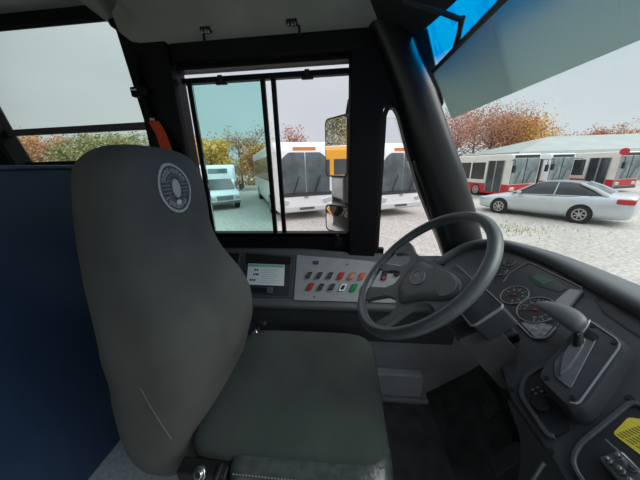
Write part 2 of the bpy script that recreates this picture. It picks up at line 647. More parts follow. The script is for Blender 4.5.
# header rail over the windshield
b = BM()
rows = [[Vector(p) + Vector((0.05, 0, 0.03)) for p in topc],
        [Vector(p) + Vector((0.01, 0, -0.012)) for p in topc],
        [Vector(p) + Vector((-0.015, -0.0, -0.006)) for p in topc],
        [Vector(p) + Vector((-0.14, -0.02, 0.04)) for p in topc],
        [Vector(p) + Vector((-0.26, -0.03, 0.10)) for p in topc],
        [Vector(p) + Vector((-0.26, -0.03, 0.30)) for p in topc],
        [Vector(p) + Vector((0.05, 0, 0.30)) for p in topc]]
loft(b, rows + [rows[0]], closed=False, cap=False)
struct(obj('trim_8', b, mat('header_plastic', (0.0385, 0.0392, 0.0392), 0.5, nscale=9, namt=0.1), angle=50))

# overhead cove above the driver's window and the ceiling
b = BM()
prof = [(1.30, 1.785), (1.25, 1.79), (1.20, 1.805), (1.15, 1.832), (1.105, 1.852), (1.07, 1.862), (0.9, 1.875), (0.5, 1.89), (-0.2, 1.90), (-1.3, 1.90), (-1.3, 2.14), (1.30, 2.14)]
rings = []
for x, dz, s in ((-1.07, .10, 0), (-1.055, .035, .0), (-1.02, .008, 0), (-0.98, 0, 0), (-0.5, 0, 0), (0.0, 0, 0), (0.22, 0.0, 0)):
    rings.append([Vector((x + (0.16 if (y < 1.2 and x < -.9) else (0.0 if y > 1.26 else .06 if x < -.9 else 0)), y, min(z + dz, 2.14))) for y, z in prof])
loft(b, rings)
struct(obj('ceiling', b, HEAD, angle=50))
b = BM()
box(b, (-3.2, -1.3, 2.10), (-0.9, 1.36, 2.16))
box(b, (-3.2, 1.20, 1.99), (-1.12, 1.284, 2.10))
struct(obj('trim_9', b, HEADL))

# unseen right-hand side of the bus, added to cut light: wall, posts, openings
b = BM()
box(b, (-3.2, -1.36, -0.5), (0.90, -1.30, 1.0))
box(b, (-3.2, -1.36, 1.75), (0.90, -1.30, 2.14))
for x in (-3.2, -1.85, -0.45, 0.20, 0.82):
    box(b, (x, -1.36, -0.5), (x + .09, -1.30, 2.0))
struct(obj('wall_right', b, BLACK))
b = BM()
box(b, (-3.26, -1.36, 0.0), (-3.2, 1.36, 2.14))  # unseen end panel added to block light; the bus itself runs on
struct(obj('back_light_block', b, GREYD))

# modesty partition behind the driver
pt = thing('partition', 'navy blue vinyl partition panel standing behind the driver seat', 'partition', (-1.09, .7, 0))
b = BM()
box(b, (-1.115, 0.05, 0.0), (-1.075, 1.22, 1.262))
obj('panel', b, NAVY, pt, bevel=.006)
b = BM()
box(b, (-1.118, 0.05, 1.262), (-1.072, 1.22, 1.276))
obj('top_edge', b, mat('navy_edge_highlight', (0.05, 0.075, 0.13), 0.4, nscale=6, namt=.1), pt, bevel=.004)  # paler strip paints the thin highlight along the partition top

# black rubber mat
b = BM()
box(b, (-0.68, 0.28, 0.0), (0.46, 1.06, 0.008))
tag(obj('floor_mat', b, FLOORD, bevel=.002), 'black rubber mat covering the floor under the driver seat and pedals', 'mat')

# =================================================================== DRIVER SEAT
seat = thing('driver_seat', 'high-backed driver seat in charcoal cloth with a round emblem on its headrest', 'seat', (-.2, .67, 0))


def super_ring(x0, x1, y0, y1, z, e=3.2, n=44, tilt=0):
    cx, cy, rx, ry = (x0 + x1) / 2, (y0 + y1) / 2, (x1 - x0) / 2, (y1 - y0) / 2
    out = []
    for k in range(n):
        a = 2 * PI * k / n
        c, s = math.cos(a), math.sin(a)
        px = math.copysign(abs(c) ** (2 / e), c) * rx
        py = math.copysign(abs(s) ** (2 / e), s) * ry
        out.append(Vector((cx + px, cy + py, z + tilt * px)))
    return out


sec = [  # z, x rear, x front, y near, y far
    (0.315, -.630, -.50, .48, .87), (0.335, -.670, -.47, .445, .905), (0.42, -.690, -.45, .425, .925), (0.50, -.695, -.425, .42, .93),
    (0.60, -.695, -.39, .42, .93), (0.68, -.690, -.365, .425, .925), (0.78, -.690, -.365, .43, .915),
    (0.87, -.690, -.395, .445, .895), (0.96, -.690, -.44, .462, .87), (1.05, -.690, -.470, .482, .86), (1.14, -.690, -.474, .50, .862),
    (1.22, -.685, -.476, .515, .858), (1.265, -.675, -.487, .53, .842), (1.295, -.655, -.51, .56, .81), (1.312, -.63, -.545, .60, .76), (1.318, -.61, -.58, .65, .69)]
b = BM()
rings = []
for z, x0, x1, y0, y1 in smooth_sections(sec, 4):
    r = super_ring(x0, x1, y0, y1, z, 3.4)
    for p in r:
        k = noise.noise(p * 5.0) * .0035 + noise.noise(p * 13) * .0015
        p.x += k
        p.y += k * .6
    rings.append(r)
loft(b, rings)
obj('backrest', b, FAB, seat, angle=70)
# light crease in the back cover, painted as a thin pale line
b = BM()
tube(b, [(-.515, .4245, .72), (-.500, .4225, .66), (-.485, .4225, .60), (-.470, .4245, .54)], .0016, 6)
obj('side_crease', b, mat('crease_pale', (0.13, 0.13, 0.125), .8), seat)

# cushion
b = BM()
rings = []
for z, ins, e in ((0.385, .02, 6), (0.40, .0, 8), (0.44, -.003, 8), (0.482, .0, 8), (0.494, .004, 8), (0.502, .012, 7), (0.507, .028, 6), (0.5095, .06, 4.5), (0.511, .12, 3.4), (0.512, .2, 2.6)):
    r = super_ring(-.455 + ins, .130 - ins, .430 + ins, .952 - ins, z, e, 64)
    for p in r:
        f_ = max(0, (p.x - .0) / .12)
        p.z -= .012 * f_ * f_ if z > .47 else 0
        p.z += noise.noise(p * 7) * .003
    rings.append(r)
loft(b, rings)
obj('cushion', b, FABC, seat, angle=70)
b = BM()
rings = []
for z, ins, dy in ((0.33, .03, 0), (0.345, .006, .01), (0.40, -.004, .026), (0.45, -.006, .028), (0.474, -.004, .022), (0.488, .002, .004), (0.492, .02, -.02)):
    r = super_ring(-.31 + ins, .132 - ins, .404 + ins - dy, .935 - ins, z, 9, 72)
    for p in r:
        if p.y < .5:
            p.y += .005 * math.sin(p.x * 46 + z * 30) * noise.noise(p * 9)
        if p.x > 0:
            p.z -= .012 * (p.x / .12) ** 2
    rings.append(r)
loft(b, rings)
obj('vinyl_skirt', b, VINYL, seat, angle=60)
b = BM()
for k in range(46):
    x = -.285 + k * .0086
    cbox(b, (x, .3915, .4845 - (.012 * (x / .12) ** 2 if x > 0 else 0)), (.0045, .0022, .003))
obj('stitching', b, mat('stitch_thread', (.22, .23, .23), .8), seat)
# pedestal and sliders
b = BM()
box(b, (-.36, .50, 0.05), (.02, .86, .33))
obj('pedestal', b, BLACK, seat, bevel=.02)
b = BM()
box(b, (-.42, .47, 0.008), (.06, .89, .05))
obj('base_plate', b, GASKET, seat, bevel=.006)
# pivot hardware near side and a round knob on the far side
b = BM()
box(b, (-.45, .39, .38), (-.31, .43, .47))
box(b, (-.34, .375, .33), (-.325, .42, .478))
obj('recline_bracket', b, GASKET, seat, bevel=.005)
YZm = frame((0, 0, 0), (1, 0, 0), (0, 0, 1))
b = BM()
Mk = frame((-.372, .385, .487), (1, 0, .2), (0, .55, .8))
disc(b, .017, -.004, .006, Mk, 24)
disc(b, .010, .006, .011, Mk, 20)
obj('pivot_bolt', b, CHROME, seat, bevel=.002)
b = BM()
Mk = frame((-.405, .915, .512), (0, 1, 0), (-.6, 0, .8))
disc(b, .016, -.02, .008, Mk, 20)
obj('belt_buckle', b, CHROME, seat, bevel=.003)
b = BM()
cbox(b, (-.385, .93, .54), (.05, .03, .03))
obj('buckle_housing', b, GASKET, seat, bevel=.008)

# headrest emblem, laid on the curved front of the headrest
ME = frame((-.491, .652, 1.198), (0, 1, 0), (-.10, 0, 1))      # third axis +X


def on_head(o):
    """bend the flat emblem onto the headrest front"""
    for v in o.data.vertices:
        p = v.co
        y, z = p.y, p.z
        s = None
        for i in range(len(SS) - 1):
            if SS[i][0] <= z <= SS[i + 1][0]:
                f_ = (z - SS[i][0]) / (SS[i + 1][0] - SS[i][0])
                s = [a_ + (b_ - a_) * f_ for a_, b_ in zip(SS[i], SS[i + 1])]
                break
        if s is None:
            continue
        cy, ry = (s[3] + s[4]) / 2, (s[4] - s[3]) / 2
        cx, rx = (s[1] + s[2]) / 2, (s[2] - s[1]) / 2
        t = min(abs(y - cy) / ry, .98)
        xs = cx + rx * (1 - t ** 3.4) ** (1 / 3.4)
        q = Vector((xs, y, z))
        k = noise.noise(Vector((xs, y, s[0])) * 5.0) * .0035 + noise.noise(Vector((xs, y, s[0])) * 13) * .0015
        p.x = xs + k + .0012 + (p.x - (-.491 - .10 * (z - 1.198))) * .5


SS = smooth_sections(sec, 4)
emb = []
b = BM()
ringp(b, .062, .069, 0, .002, ME, 56)
emb.append(obj('emblem_ring', b, GREYPR, seat))
b = BM()
ringp(b, .036, .038, 0, .002, ME, 40, math.radians(20), math.radians(160))
ringp(b, .036, .038, 0, .002, ME, 40, math.radians(200), math.radians(340))
prism(b, [(-.063 + i * .126 / 16, .0195) for i in range(17)] + [(.063 - i * .126 / 16, .0215) for i in range(17)], 0, .002, ME)
prism(b, [(-.063 + i * .126 / 16, -.0215) for i in range(17)] + [(.063 - i * .126 / 16, -.0195) for i in range(17)], 0, .002, ME)
for sx in (-1, 1):
    for k in range(3):
        xa, xb, y_ = sx * .024, sx * .056, -.010 + k * .010
        prism(b, [(min(xa, xb), y_ - .0016), (max(xa, xb), y_ - .0016), (max(xa, xb), y_ + .0016), (min(xa, xb), y_ + .0016)], 0, .0016, ME)
emb.append(obj('emblem_bands', b, mat('dim_print', (0.208, 0.216, 0.216), .8), seat))
b = BM()
prism(b, [(.0175 * math.cos(2 * PI * k / 28), .026 * math.sin(2 * PI * k / 28)) for k in range(28)], 0, .0026, ME)
emb.append(obj('emblem_oval', b, GREYPR, seat))
b = BM()
prism(b, roundpoly([(-.013, -.036), (.0, -.031), (.012, -.035), (.007, -.045), (-.008, -.046)], .003), 0, .002, ME)
emb.append(obj('emblem_star', b, WHITEP, seat))
random.seed(3)
for a in list(range(30, 151, 15)) + list(range(212, 329, 13)):
    b = b if a not in (30, 212) else BM()
    t_ = math.radians(a)
    L_ = frame(ME @ Vector((.0495 * math.cos(t_), .0495 * math.sin(t_), 0)),
               ME.to_3x3() @ Vector((-math.sin(t_), math.cos(t_), 0)), ME.to_3x3() @ Vector((math.cos(t_), math.sin(t_), 0)))
    prism(b, [(-.0042, -.0065), (-.0022, -.0065), (-.0022, .0065), (-.0042, .0065)], 0, .002, L_)
    if random.random() < .7:
        prism(b, [(.0022, -.0065), (.0042, -.0065), (.0042, .0065), (.0022, .0065)], 0, .002, L_)
    y_ = random.choice((-.0055, 0, .0055))
    prism(b, [(-.0022, y_ - .001), (.0022, y_ - .001), (.0022, y_ + .001), (-.0022, y_ + .001)], 0, .002, L_)
    if a in (150, 316):
        emb.append(obj('emblem_lettering', b, GREYPR, seat))
for o in emb:
    for v in o.data.vertices:
        v.co.y = .652 + (v.co.y - .652) * .90
    on_head(o)

# orange shoulder belt and its guide
belt = thing('seat_belt', 'orange seat belt webbing hanging from the black pillar behind the seat', 'seat belt', (-.9, 1.2, 1.3))
b = BM()
pts = [(-.925, 1.205, 1.475), (-.89, 1.19, 1.42), (-.86, 1.17, 1.33), (-.83, 1.14, 1.22), (-.80, 1.08, 1.05)]
rows = []
for p in pts:
    rows.append([Vector(p) + Vector((-.030, 0.004, 0)), Vector(p) + Vector((.030, -.004, 0)), Vector(p) + Vector((.030, -.0015, 0)), Vector(p) + Vector((-.030, .0065, 0))])
loft(b, rows)
obj('webbing', b, ORANGE, belt)
b = BM()
tube(b, [(-.935, 1.205, 1.75), (-.955, 1.20, 1.68), (-.945, 1.20, 1.58), (-.925, 1.20, 1.49)], [(.020, .004)] * 4, 8)
obj('dark_webbing', b, GASKET, belt)
b = BM()
cbox(b, (-.955, 1.20, 1.60), (.08, .03, .042))
obj('height_adjuster', b, BLACK, belt, bevel=.006)
b = BM()
cbox(b, (-.975, 1.183, 1.607), (.03, .004, .006))
obj('adjuster_mark', b, WHITEP, belt)
b = BM()
cbox(b, (-.925, 1.2, 1.482), (.014, .016, .01))
obj('guide_clip', b, WHITEP, belt)

# latch clips on the overhead cove
for i, (x, lab) in enumerate(((-.585, 'small metal latch under the overhead cove, the one nearer the seat belt'), (-.215, 'small metal latch under the overhead cove, the one nearer the windshield'))):
    lt = thing('latch', lab, 'latch', (x, 1.19, 1.80), group='latches under the overhead cove')
    b = BM()
    cbox(b, (x, 1.19, 1.812), (.045, .03, .016))
    obj('latch_plate', b, GASKET, lt, bevel=.003)
    b = BM()
    for dx in (-.013, .002, .014):
        cbox(b, (x + dx, 1.18, 1.801), (.007, .01, .014))
    obj('latch_pin', b, CHROME, lt, bevel=.002)
    b = BM()
    cbox(b, (x + (.028 if i else -.02), 1.20, 1.785), (.009, .012, .04))
    obj('hook', b, GASKET, lt, bevel=.003)

# =================================================================== SIDE CONSOLE
con = thing('side_console', 'grey side console under the driver window with a tray and a switch panel', 'console', (-.1, 1.15, .3))
b = BM()
#   profile in (y, z); tilted face between the sill and the lip
top = Vector((0, 1.235, .79))
bot = Vector((0, 1.072, .573))


def cprof(x):
    dz = -.03 * max(0, min(1, (x + .25) / .65))        # the sill drops gently towards the front
    return [(1.28, .80 + dz * 1.3), (1.245, .803 + dz), (1.232, .786 + dz), (1.072, .573), (1.06, .562), (1.058, .545), (1.075, .52), (1.075, .36), (1.09, .335), (1.28, .335)]


rings = [[Vector((x, y, z)) for y, z in cprof(x)] for x in (-.98, -.6, -.25, 0, .2, .4, .56)]
loft(b, rings)
obj('console_body', b, GREYD, con, bevel=.004)
Fc = frame((0, 1.232, .786), (1, 0, 0), (0, .163, .217))     # u = x, v up the slope, w towards the driver
Fc.translation = Vector((0, 1.072, .573))
# dark tray area with raised frame
b = BM()
prism(b, [(-.57, .022), (-.268, .022), (-.268, .255), (-.57, .27)], .0005, .004, Fc)
obj('tray_rim', b, mat('tray_rim_plastic', (.050, .055, .062), .5), con, bevel=.002)
b = BM()
prism(b, [(-.552, .035), (-.285, .035), (-.285, .235), (-.552, .25)], .003, .006, Fc)
obj('tray_lid', b, mat('tray_plastic', (.034, .038, .044), .5), con, bevel=.002)
b = BM()
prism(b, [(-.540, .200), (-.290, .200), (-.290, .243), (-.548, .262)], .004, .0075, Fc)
obj('tray_opening', b, mat('tray_painted_shade', (.004, .004, .005), .9), con)  # dark plate: the shade inside the opening put into its colour
b = BM()
prism(b, rrect(-.50, .047, -.405, .072, .004), .006, .009, Fc)
obj('tray_handle', b, GASKET, con, bevel=.001)
b = BM()
prism(b, rrect(-.405, .044, -.375, .076, .004), .006, .011, Fc)
obj('tray_catch', b, GREYD, con, bevel=.002)
b = BM()
prism(b, [(-.68, .03), (-.59, .03), (-.59, .265), (-.68, .265)], .001, .003, Fc)
obj('side_opening', b, GASKET, con)
# switch panel
b = BM()
prism(b, roundpoly([(-.258, .012), (.46, .012), (.46, .185), (.30, .205), (.10, .230), (-.258, .256)], .006, 2), .001, .006, Fc)
obj('switch_panel', b, GREY, con, bevel=.0015)
# rocker switches
XS1 = [-.185, -.129, -.073, -.015, .042, .095]
XS2 = [-.173, -.118, -.061, -.004, .052, .105]
C1 = [(GASKET, None), (GASKET, None), (GASKET, None), (RED, None), (ORR, 'o'), (ORR, None)]
C2 = [(RED, None), (GASKET, None), (GASKET, None), (PAPER, 'k'), (GREEN, None), (GASKET, None)]


def rocker(x, v, m, sty, w=.026, h=.036):
    b = BM()
    sk = .018
    pts = [(x - w / 2 - sk / 2, v - h / 2), (x + w / 2 - sk / 2, v - h / 2), (x + w / 2 + sk / 2, v + h / 2), (x - w / 2 + sk / 2, v + h / 2)]
    prism(b, roundpoly(pts, .004, 2), .006, .012, Fc)
    r = obj('rocker_switch', b, m, con, bevel=.002)
    r['label'] = {'red_rocker': 'red rocker switch', 'orange_rocker': 'orange rocker switch', 'green_rocker': 'green rocker switch', 'white_card': 'white-rimmed rocker switch'}.get(m.name, 'black rocker switch')
    b = BM()
    c_ = Vector((sum(p[0] for p in pts) / 4, sum(p[1] for p in pts) / 4))
    ip = [tuple(c_ + (Vector(p) - c_) * .62) for p in pts]
    prism(b, ip, .011, .0135, Fc)
    if m is GASKET:
        im = DARK
    elif sty == 'k':
        im = GASKET
    elif sty == 'o':
        im = GREY
    else:
        im = m
    obj('rocker_cap', b, im, r, bevel=.001)
    b = BM()
    stripe(b, roundpoly([tuple(c_ + (Vector(p) - c_) * 1.02) for p in pts], .004, 2), .0016, .010, .0128, Fc, True)
    obj('rocker_rim', b, m if m in (RED, GREEN, ORR, PAPER) else mat('rocker_rim_grey', (.34, .36, .37), .4), r)
    return r


for x, (m, s_) in zip(XS1, C1):
    r = rocker(x, .143, m, s_)
for x, (m, s_) in zip(XS2, C2):
    rocker(x, .083, m, s_)
b = BM()
prism(b, roundpoly([(.190, .125), (.215, .125), (.228, .175), (.203, .175)], .004), .006, .014, Fc)
k_ = obj('key_socket', b, GASKET, con, bevel=.002)
b = BM()
prism(b, roundpoly([(.193, .127), (.208, .127), (.213, .143), (.198, .143)], .003), .014, .018, Fc)
obj('red_key_tab', b, RED, k_, bevel=.001)
b = BM()
disc(b, .014, .006, .018, Fc, 20, .275, .160)
kn = obj('light_knob', b, GASKET, con, bevel=.002)
b = BM()
disc(b, .006, .018, .021, Fc, 16, .285, .167)
obj('knob_mark', b, WHITEP, kn)
for x, v in ((.02, .205), (-.15, .030), (.17, .205)):
    b = BM()
    disc(b, .005, .006, .008, Fc, 14, x, v)
    obj('screw', b, GREYD, con)
b = BM()
cbox(b, (-.15, 0, 0), (.0, .0, .0)) if False else None
prism(b, rrect(-.165, .203, -.135, .222, .002), .006, .0085, Fc)
obj('indicator_label', b, DARK, con)

# card lying on the tray
cd = thing('instruction_card', 'small white printed card with a teal heading stuck on the console tray lid', 'card', (-.42, 1.16, .69))
b = BM()
prism(b, [(-.522, .087), (-.315, .084), (-.320, .198), (-.526, .203)], .0078, .0092, Fc)
obj('card_sheet', b, PAPER, cd)
b = BM()
prism(b, [(-.522, .186), (-.322, .181), (-.3225, .196), (-.5235, .201)], .0092, .0098, Fc)
obj('card_heading', b, mat('pale_teal', (.25, .50, .52), .5), cd)
for v, xs in ((.168, (-.482, -.470)), (.143, (-.486, -.474, -.464)), (.112, (-.502, -.490, -.478))):
    b = BM()
    for x in xs:
        prism(b, rrect(x - .0045, v - .005, x + .0045, v + .005, .002, 2), .0092, .0098, Fc)
    obj('card_symbol', b, INK, cd)
b = BM()
for k in range(8):
    v = .172 - k * .0105
    prism(b, [(-.445, v), (-.345 - .012 * (k % 3), v), (-.345 - .012 * (k % 3), v + .002), (-.445, v + .002)], .0092, .0097, Fc)
obj('card_text', b, mat('pale_grey_ink', (.42, .46, .46), .6), cd)
for x in (-.51, -.40, -.37):
    b = BM()
    prism(b, [(x, .190), (x + .022, .190), (x + .022, .1925), (x, .1925)], .0098, .0102, Fc)
    obj('card_title', b, TEAL, cd)

# grey lower wall of the footwell with the stepped box
b = BM()
box(b, (-0.98, 1.085, 0.0), (0.56, 1.27, 0.34))
box(b, (0.56, 1.085, 0.0), (0.92, 1.27, 0.56))
struct(obj('baseboard_left', b, WALLG, bevel=.004))
kb = thing('kick_box', 'pale grey box with a screwed flange low on the footwell wall', 'box', (.28, 1.06, 0))
b = BM()
box(b, (.15, 1.035, 0.028), (.42, 1.085, .175))
obj('box_body', b, mat('kick_box_grey', (0.4805, 0.4805, 0.4919), 0.6, nscale=9, namt=0.08), kb, bevel=.008)
b = BM()
box(b, (.14, 1.015, 0.001), (.455, 1.085, .028))
obj('flange', b, WALLG, kb, bevel=.004)
for x in (.18, .235, .40):
    b = BM()
    disc(b, .006, 0, .004, frame((x, 1.015, .015), (1, 0, 0), (0, 0, 1)), 12)
    obj('screw', b, STEEL, kb)

# =================================================================== DASHBOARD
T = math.radians(38)
F = frame((.5, .71, .78), (0, -1, 0), (math.cos(T), 0, math.sin(T)))   # u to the right, v up the slope, w out of the face
dash = thing('dashboard', 'dark curved dashboard with an instrument cluster wrapped around the driver', 'dashboard', (.7, .5, .3))
outline = [(-.43, -.02), (-.445, .09), (-.416, .145), (-.326, .205), (-.173, .220), (-.081, .228), (.042, .220), (.172, .214), (.32, .20), (.46, .15),
           (.52, .0), (.50, -.13), (.393, -.135), (.326, -.128), (.235, -.128), (.20, -.118), (.15, -.10), (.10, -.072), (.04, -.04), (-.05, -.045), (-.30, -.05)]
b = BM()
prism(b, outline, -.14, 0, F)
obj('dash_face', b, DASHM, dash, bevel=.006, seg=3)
# hood between the face and the windshield
lip = [(-.45, -.03), (-.452, .09), (-.416, .145), (-.326, .205), (-.173, .222), (-.081, .230), (.042, .222), (.172, .216), (.32, .20), (.46, .15), (.60, .02)]
bas = [(.60, 1.275, .70), (.66, 1.275, .80), (.74, 1.262, .83), (.83, 1.19, .835), (.90, 1.08, .835), (.935, .95, .835), (.955, .78, .835), (.965, .62, .835), (.975, .42, .835), (.975, .22, .835), (.97, .05, .835)]
rows = []
for sv, sw_ in ((-.012, -.01), (-.014, .012), (-.006, .026), (.010, .030), (.03, .024)):
    r = []
    for i, (u, v) in enumerate(lip):
        c = Vector((0.03, 0.02))
        d = (Vector((u, v)) - c)
        d.normalize()
        k = sv * (1.0 if i > 1 else .6)
        r.append(F @ Vector((u + d.x * k, v + d.y * k, sw_)))
    rows.append(r)
last = rows[-1]
for t_ in (.35, .7, 1.0):
    r = []
    for p, q_ in zip(last, bas):
        m_ = p.lerp(Vector(q_), t_)
        m_.z += .018 * math.sin(PI * min(1, t_ * .9)) * (1 if t_ < 1 else 0)
        r.append(m_)
    rows.append(r)
rows.append([Vector(q_) + Vector((0, 0, -.10)) for q_ in bas])
b = BM()
loft(b, rows, closed=False, cap=False)
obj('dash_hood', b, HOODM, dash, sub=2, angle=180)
b = BM()
tube(b, [F @ Vector((u, v, -.005)) for u, v in ((.10, .196), (.14, .178), (.20, .172), (.27, .168), (.34, .15), (.42, .10))], [(.010, .006)] * 6, 8)
obj('shelf_ridge', b, DASHM, dash)

# cluster
clu = [(-.248, .115), (-.215, .17), (-.146, .196), (.045, .202), (.066, .19), (.084, .141), (.121, .074), (.134, .032), (.12, .014), (.006, .014), (-.10, .022)]
b = BM()
prism(b, roundpoly(clu, .01, 3), -.002, .004, F)
cl = obj('instrument_cluster', b, mat('cluster_plastic', (0.022, 0.024, 0.028), 0.4), dash, bevel=.002)
# silver trim lines of the cluster
b = BM()
stripe(b, [(.0, .016), (.100, .013)] + roundpoly([(.0, .016), (.122, .012), (.137, .034), (.12, .08)], .012, 4)[5:15] + [(.122, .072)], .0030, .003, .0065, F)
obj('silver_trim', b, SILVERP, cl)
b = BM()
stripe(b, [(-.118, .085), (-.140, .125), (-.142, .188), (-.130, .196), (.048, .201), (.064, .188), (.086, .14)], .004, .003, .007, F)
obj('bezel_ridge', b, mat('bezel_grey', (.12, .125, .13), .4), cl)
b = BM()
prism(b, roundpoly([(.036, .182), (.063, .196), (.090, .128), (.074, .108), (.05, .13)], .004, 2), .004, .007, F)
obj('bezel_glint', b, mat('bezel_glint_grey', (0.273, 0.2835, 0.294), .35), cl, bevel=.001)  # pale plate: sky highlight on the cluster lens painted as colour
b = BM()
prism(b, roundpoly([(.060, .022), (.122, .018), (.132, .034), (.115, .072), (.075, .050)], .006, 2), .004, .0055, F)
obj('indicator_window', b, mat('indicator_grey', (.24, .245, .26), .3, nscale=90, namt=.4), cl)


def gauge(cu, cv, r, ticks, na, nm='gauge'):
    b = BM()
    disc(b, r * .93, .004, .006, F, 36, cu, cv)
    g_ = obj(nm, b, DIAL, dash)
    b = BM()
    ringp(b, r * .95, r, .004, .0085, F, 40, 0, 2 * PI, cu, cv)
    obj('gauge_ring', b, mat('ring_grey', (.20, .21, .22), .4), g_)
    b = BM()
    for k in range(ticks):
        a = math.radians(225 - 270 * k / (ticks - 1))
        Mt = F @ Matrix.Translation((cu, cv, 0)) @ Matrix.Rotation(a, 4, 'Z')
        big = k % 2 == 0
        prism(b, [(r * (.70 if big else .80), -r * .022), (r * .88, -r * .022), (r * .88, r * .022), (r * (.70 if big else .80), r * .022)], .006, .0066, Mt)
        if big:
            for e_ in (-.05, .05):
                prism(b, [(r * .52, r * (e_ - .035)), (r * .64, r * (e_ - .035)), (r * .64, r * (e_ + .02)), (r * .52, r * (e_ + .02))], .006, .0066, Mt)
    obj('gauge_marks', b, mat('mark_grey', (.22, .23, .23), .5), g_)
    b = BM()
    Mt = F @ Matrix.Translation((cu, cv, 0)) @ Matrix.Rotation(math.radians(na), 4, 'Z')
    prism(b, [(-.1 * r, -.03 * r), (.78 * r, -.012 * r), (.78 * r, .012 * r), (-.1 * r, .03 * r)], .0068, .0078, Mt)
    disc(b, r * .10, .0066, .0095, Mt, 14)
    obj('needle', b, NEEDLE, g_)
    return g_


gauge(-.040, .073, .040, 15, 222)
gauge(.048, .078, .049, 19, 228)
gauge(-.170, .112, .021, 7, 200, 'small_gauge')
gauge(-.190, .158, .019, 7, 210, 'small_gauge')
b = BM()
prism(b, roundpoly([(-.088, .176), (-.020, .186), (.028, .180), (.030, .158), (-.030, .140), (-.085, .150)], .006, 3), .004, .0055, F)
lc = obj('lcd_display', b, LCD, dash)
b = BM()
prism(b, [(-.074, .153), (-.022, .153), (-.018, .176), (-.070, .173)], .0055, .0062, F)
obj('lcd_lit_area', b, mat('lcd_green', (.018, .075, .052), .3), lc)

# shifter pod
pod = [(.160, .120), (.182, .132), (.238, .128), (.256, .112), (.322, -.025), (.314, -.045), (.245, -.050), (.228, -.036)]
b = BM()
R0 = roundpoly(pod, .012, 3)
cc = Vector((.24, .04))
def scale2(pts, s):
    return [tuple(cc + (Vector(p) - cc) * s) for p in pts]
loft(b, [[F @ Vector((x, y, h)) for x, y in scale2(R0, s)] for s, h in ((1.10, -.002), (1.06, .010), (1.0, .032), (.97, .036))])
sp = obj('shifter_pod', b, mat('shifter_pod_plastic', (0.0507, 0.0553, 0.0608), 0.36, nscale=20, namt=.1), dash, angle=30)
b = BM()
prism(b, roundpoly([(.185, .100), (.212, .104), (.286, -.018), (.252, -.022), (.224, .0)], .008, 3), .036, .0385, F)
obj('shift_gate_plate', b, mat('gate_plate', (0.1275, 0.138, 0.15), .3, nscale=30, namt=.1), sp, bevel=.001)
b = BM()
prism(b, roundpoly([(.188, .104), (.212, .107), (.220, .090), (.200, .086)], .003, 2), .0385, .0398, F)
obj('shift_slot', b, GASKET, sp)
b = BM()
cres = [(.196, .086), (.212, .080), (.226, .060), (.240, .034), (.252, .008), (.258, -.014), (.246, -.002), (.228, .016), (.212, .040), (.202, .062)]
prism(b, roundpoly(cres, .004, 2), .036, .0445, F)
obj('lever_boot', b, mat('boot_grey', (0.1176, 0.1254, 0.1333), .35), sp, bevel=.003)
b = BM()
stripe(b, [(.176, .124), (.232, .122), (.242, .118), (.250, .108), (.311, -.022), (.311, -.030), (.306, -.036)], .0026, .034, .0385, F)
obj('pod_edge', b, mat('pod_edge_grey', (0.3, 0.3225, 0.345), .3), sp)
for u, v in ((.185, .117), (.236, .112), (.300, -.026), (.248, -.036)):
    b = BM()
    disc(b, .0042, .036, .0385, F, 16, u, v)
    obj('screw', b, GASKET, sp)
# lever
b = BM()
tube(b, [F @ Vector(p) for p in ((.218, .056, .036), (.212, .066, .044), (.203, .078, .052), (.192, .088, .058))], [(.010, .008), (.009, .007), (.008, .007), (.009, .008)], 12)
lv = obj('shift_lever', b, GASKET, dash)
b = BM()
secs = ((.074, .076, .052, .004, .003), (.084, .081, .054, .013, .008), (.105, .088, .057, .019, .011), (.135, .094, .060, .024, .014), (.165, .096, .062, .026, .015), (.190, .094, .062, .024, .014), (.200, .092, .061, .016, .010), (.203, .091, .060, .006, .004))
loft(b, [[F @ Vector((u + (-.22) * rv * math.sin(2 * PI * k / 20), v + rv * math.sin(2 * PI * k / 20), w_ + rw * math.cos(2 * PI * k / 20))) for k in range(20)] for u, v, w_, rv, rw in secs])
obj('lever_grip', b, mat('grip_plastic', (0.1275, 0.135, 0.138), .42, bump=.2, bscale=900), lv, sub=1, angle=180)
b = BM()
tube(b, [F @ Vector(p) for p in ((.196, .114, .068), (.207, .100, .070), (.212, .084, .066), (.208, .074, .060))], .0018, 8)
obj('grip_collar', b, SILVERP, lv)

# recessed switch pocket
poc = roundpoly([(.196, -.020), (.205, -.070), (.235, -.102), (.330, -.108), (.326, -.062), (.25, -.050)], .014, 4)
b = BM()
prism(b, poc, .0005, .0035, F)
pk = obj('switch_pocket', b, mat('pocket_plastic', (.012, .013, .014), .6), dash)
b = BM()
stripe(b, poc[1:19], .008, .0, .008, F)
obj('pocket_rim', b, mat('rim_plastic', (0.0738, 0.0797, 0.0857), .42), pk, bevel=.002)
b = BM()
for k, (u, v) in enumerate(((.236, -.062), (.246, -.062), (.236, -.074), (.246, -.074), (.256, -.056))):
    prism(b, rrect(u - .0022, v - .0028, u + .0022, v + .0028, .001, 2), .0035, .005, F)
obj('pocket_legends', b, SILVERP, pk)
b = BM()
disc(b, .018, .0035, .011, F, 26, .268, -.080)
obj('dimmer_knob', b, GASKET, pk, bevel=.002)
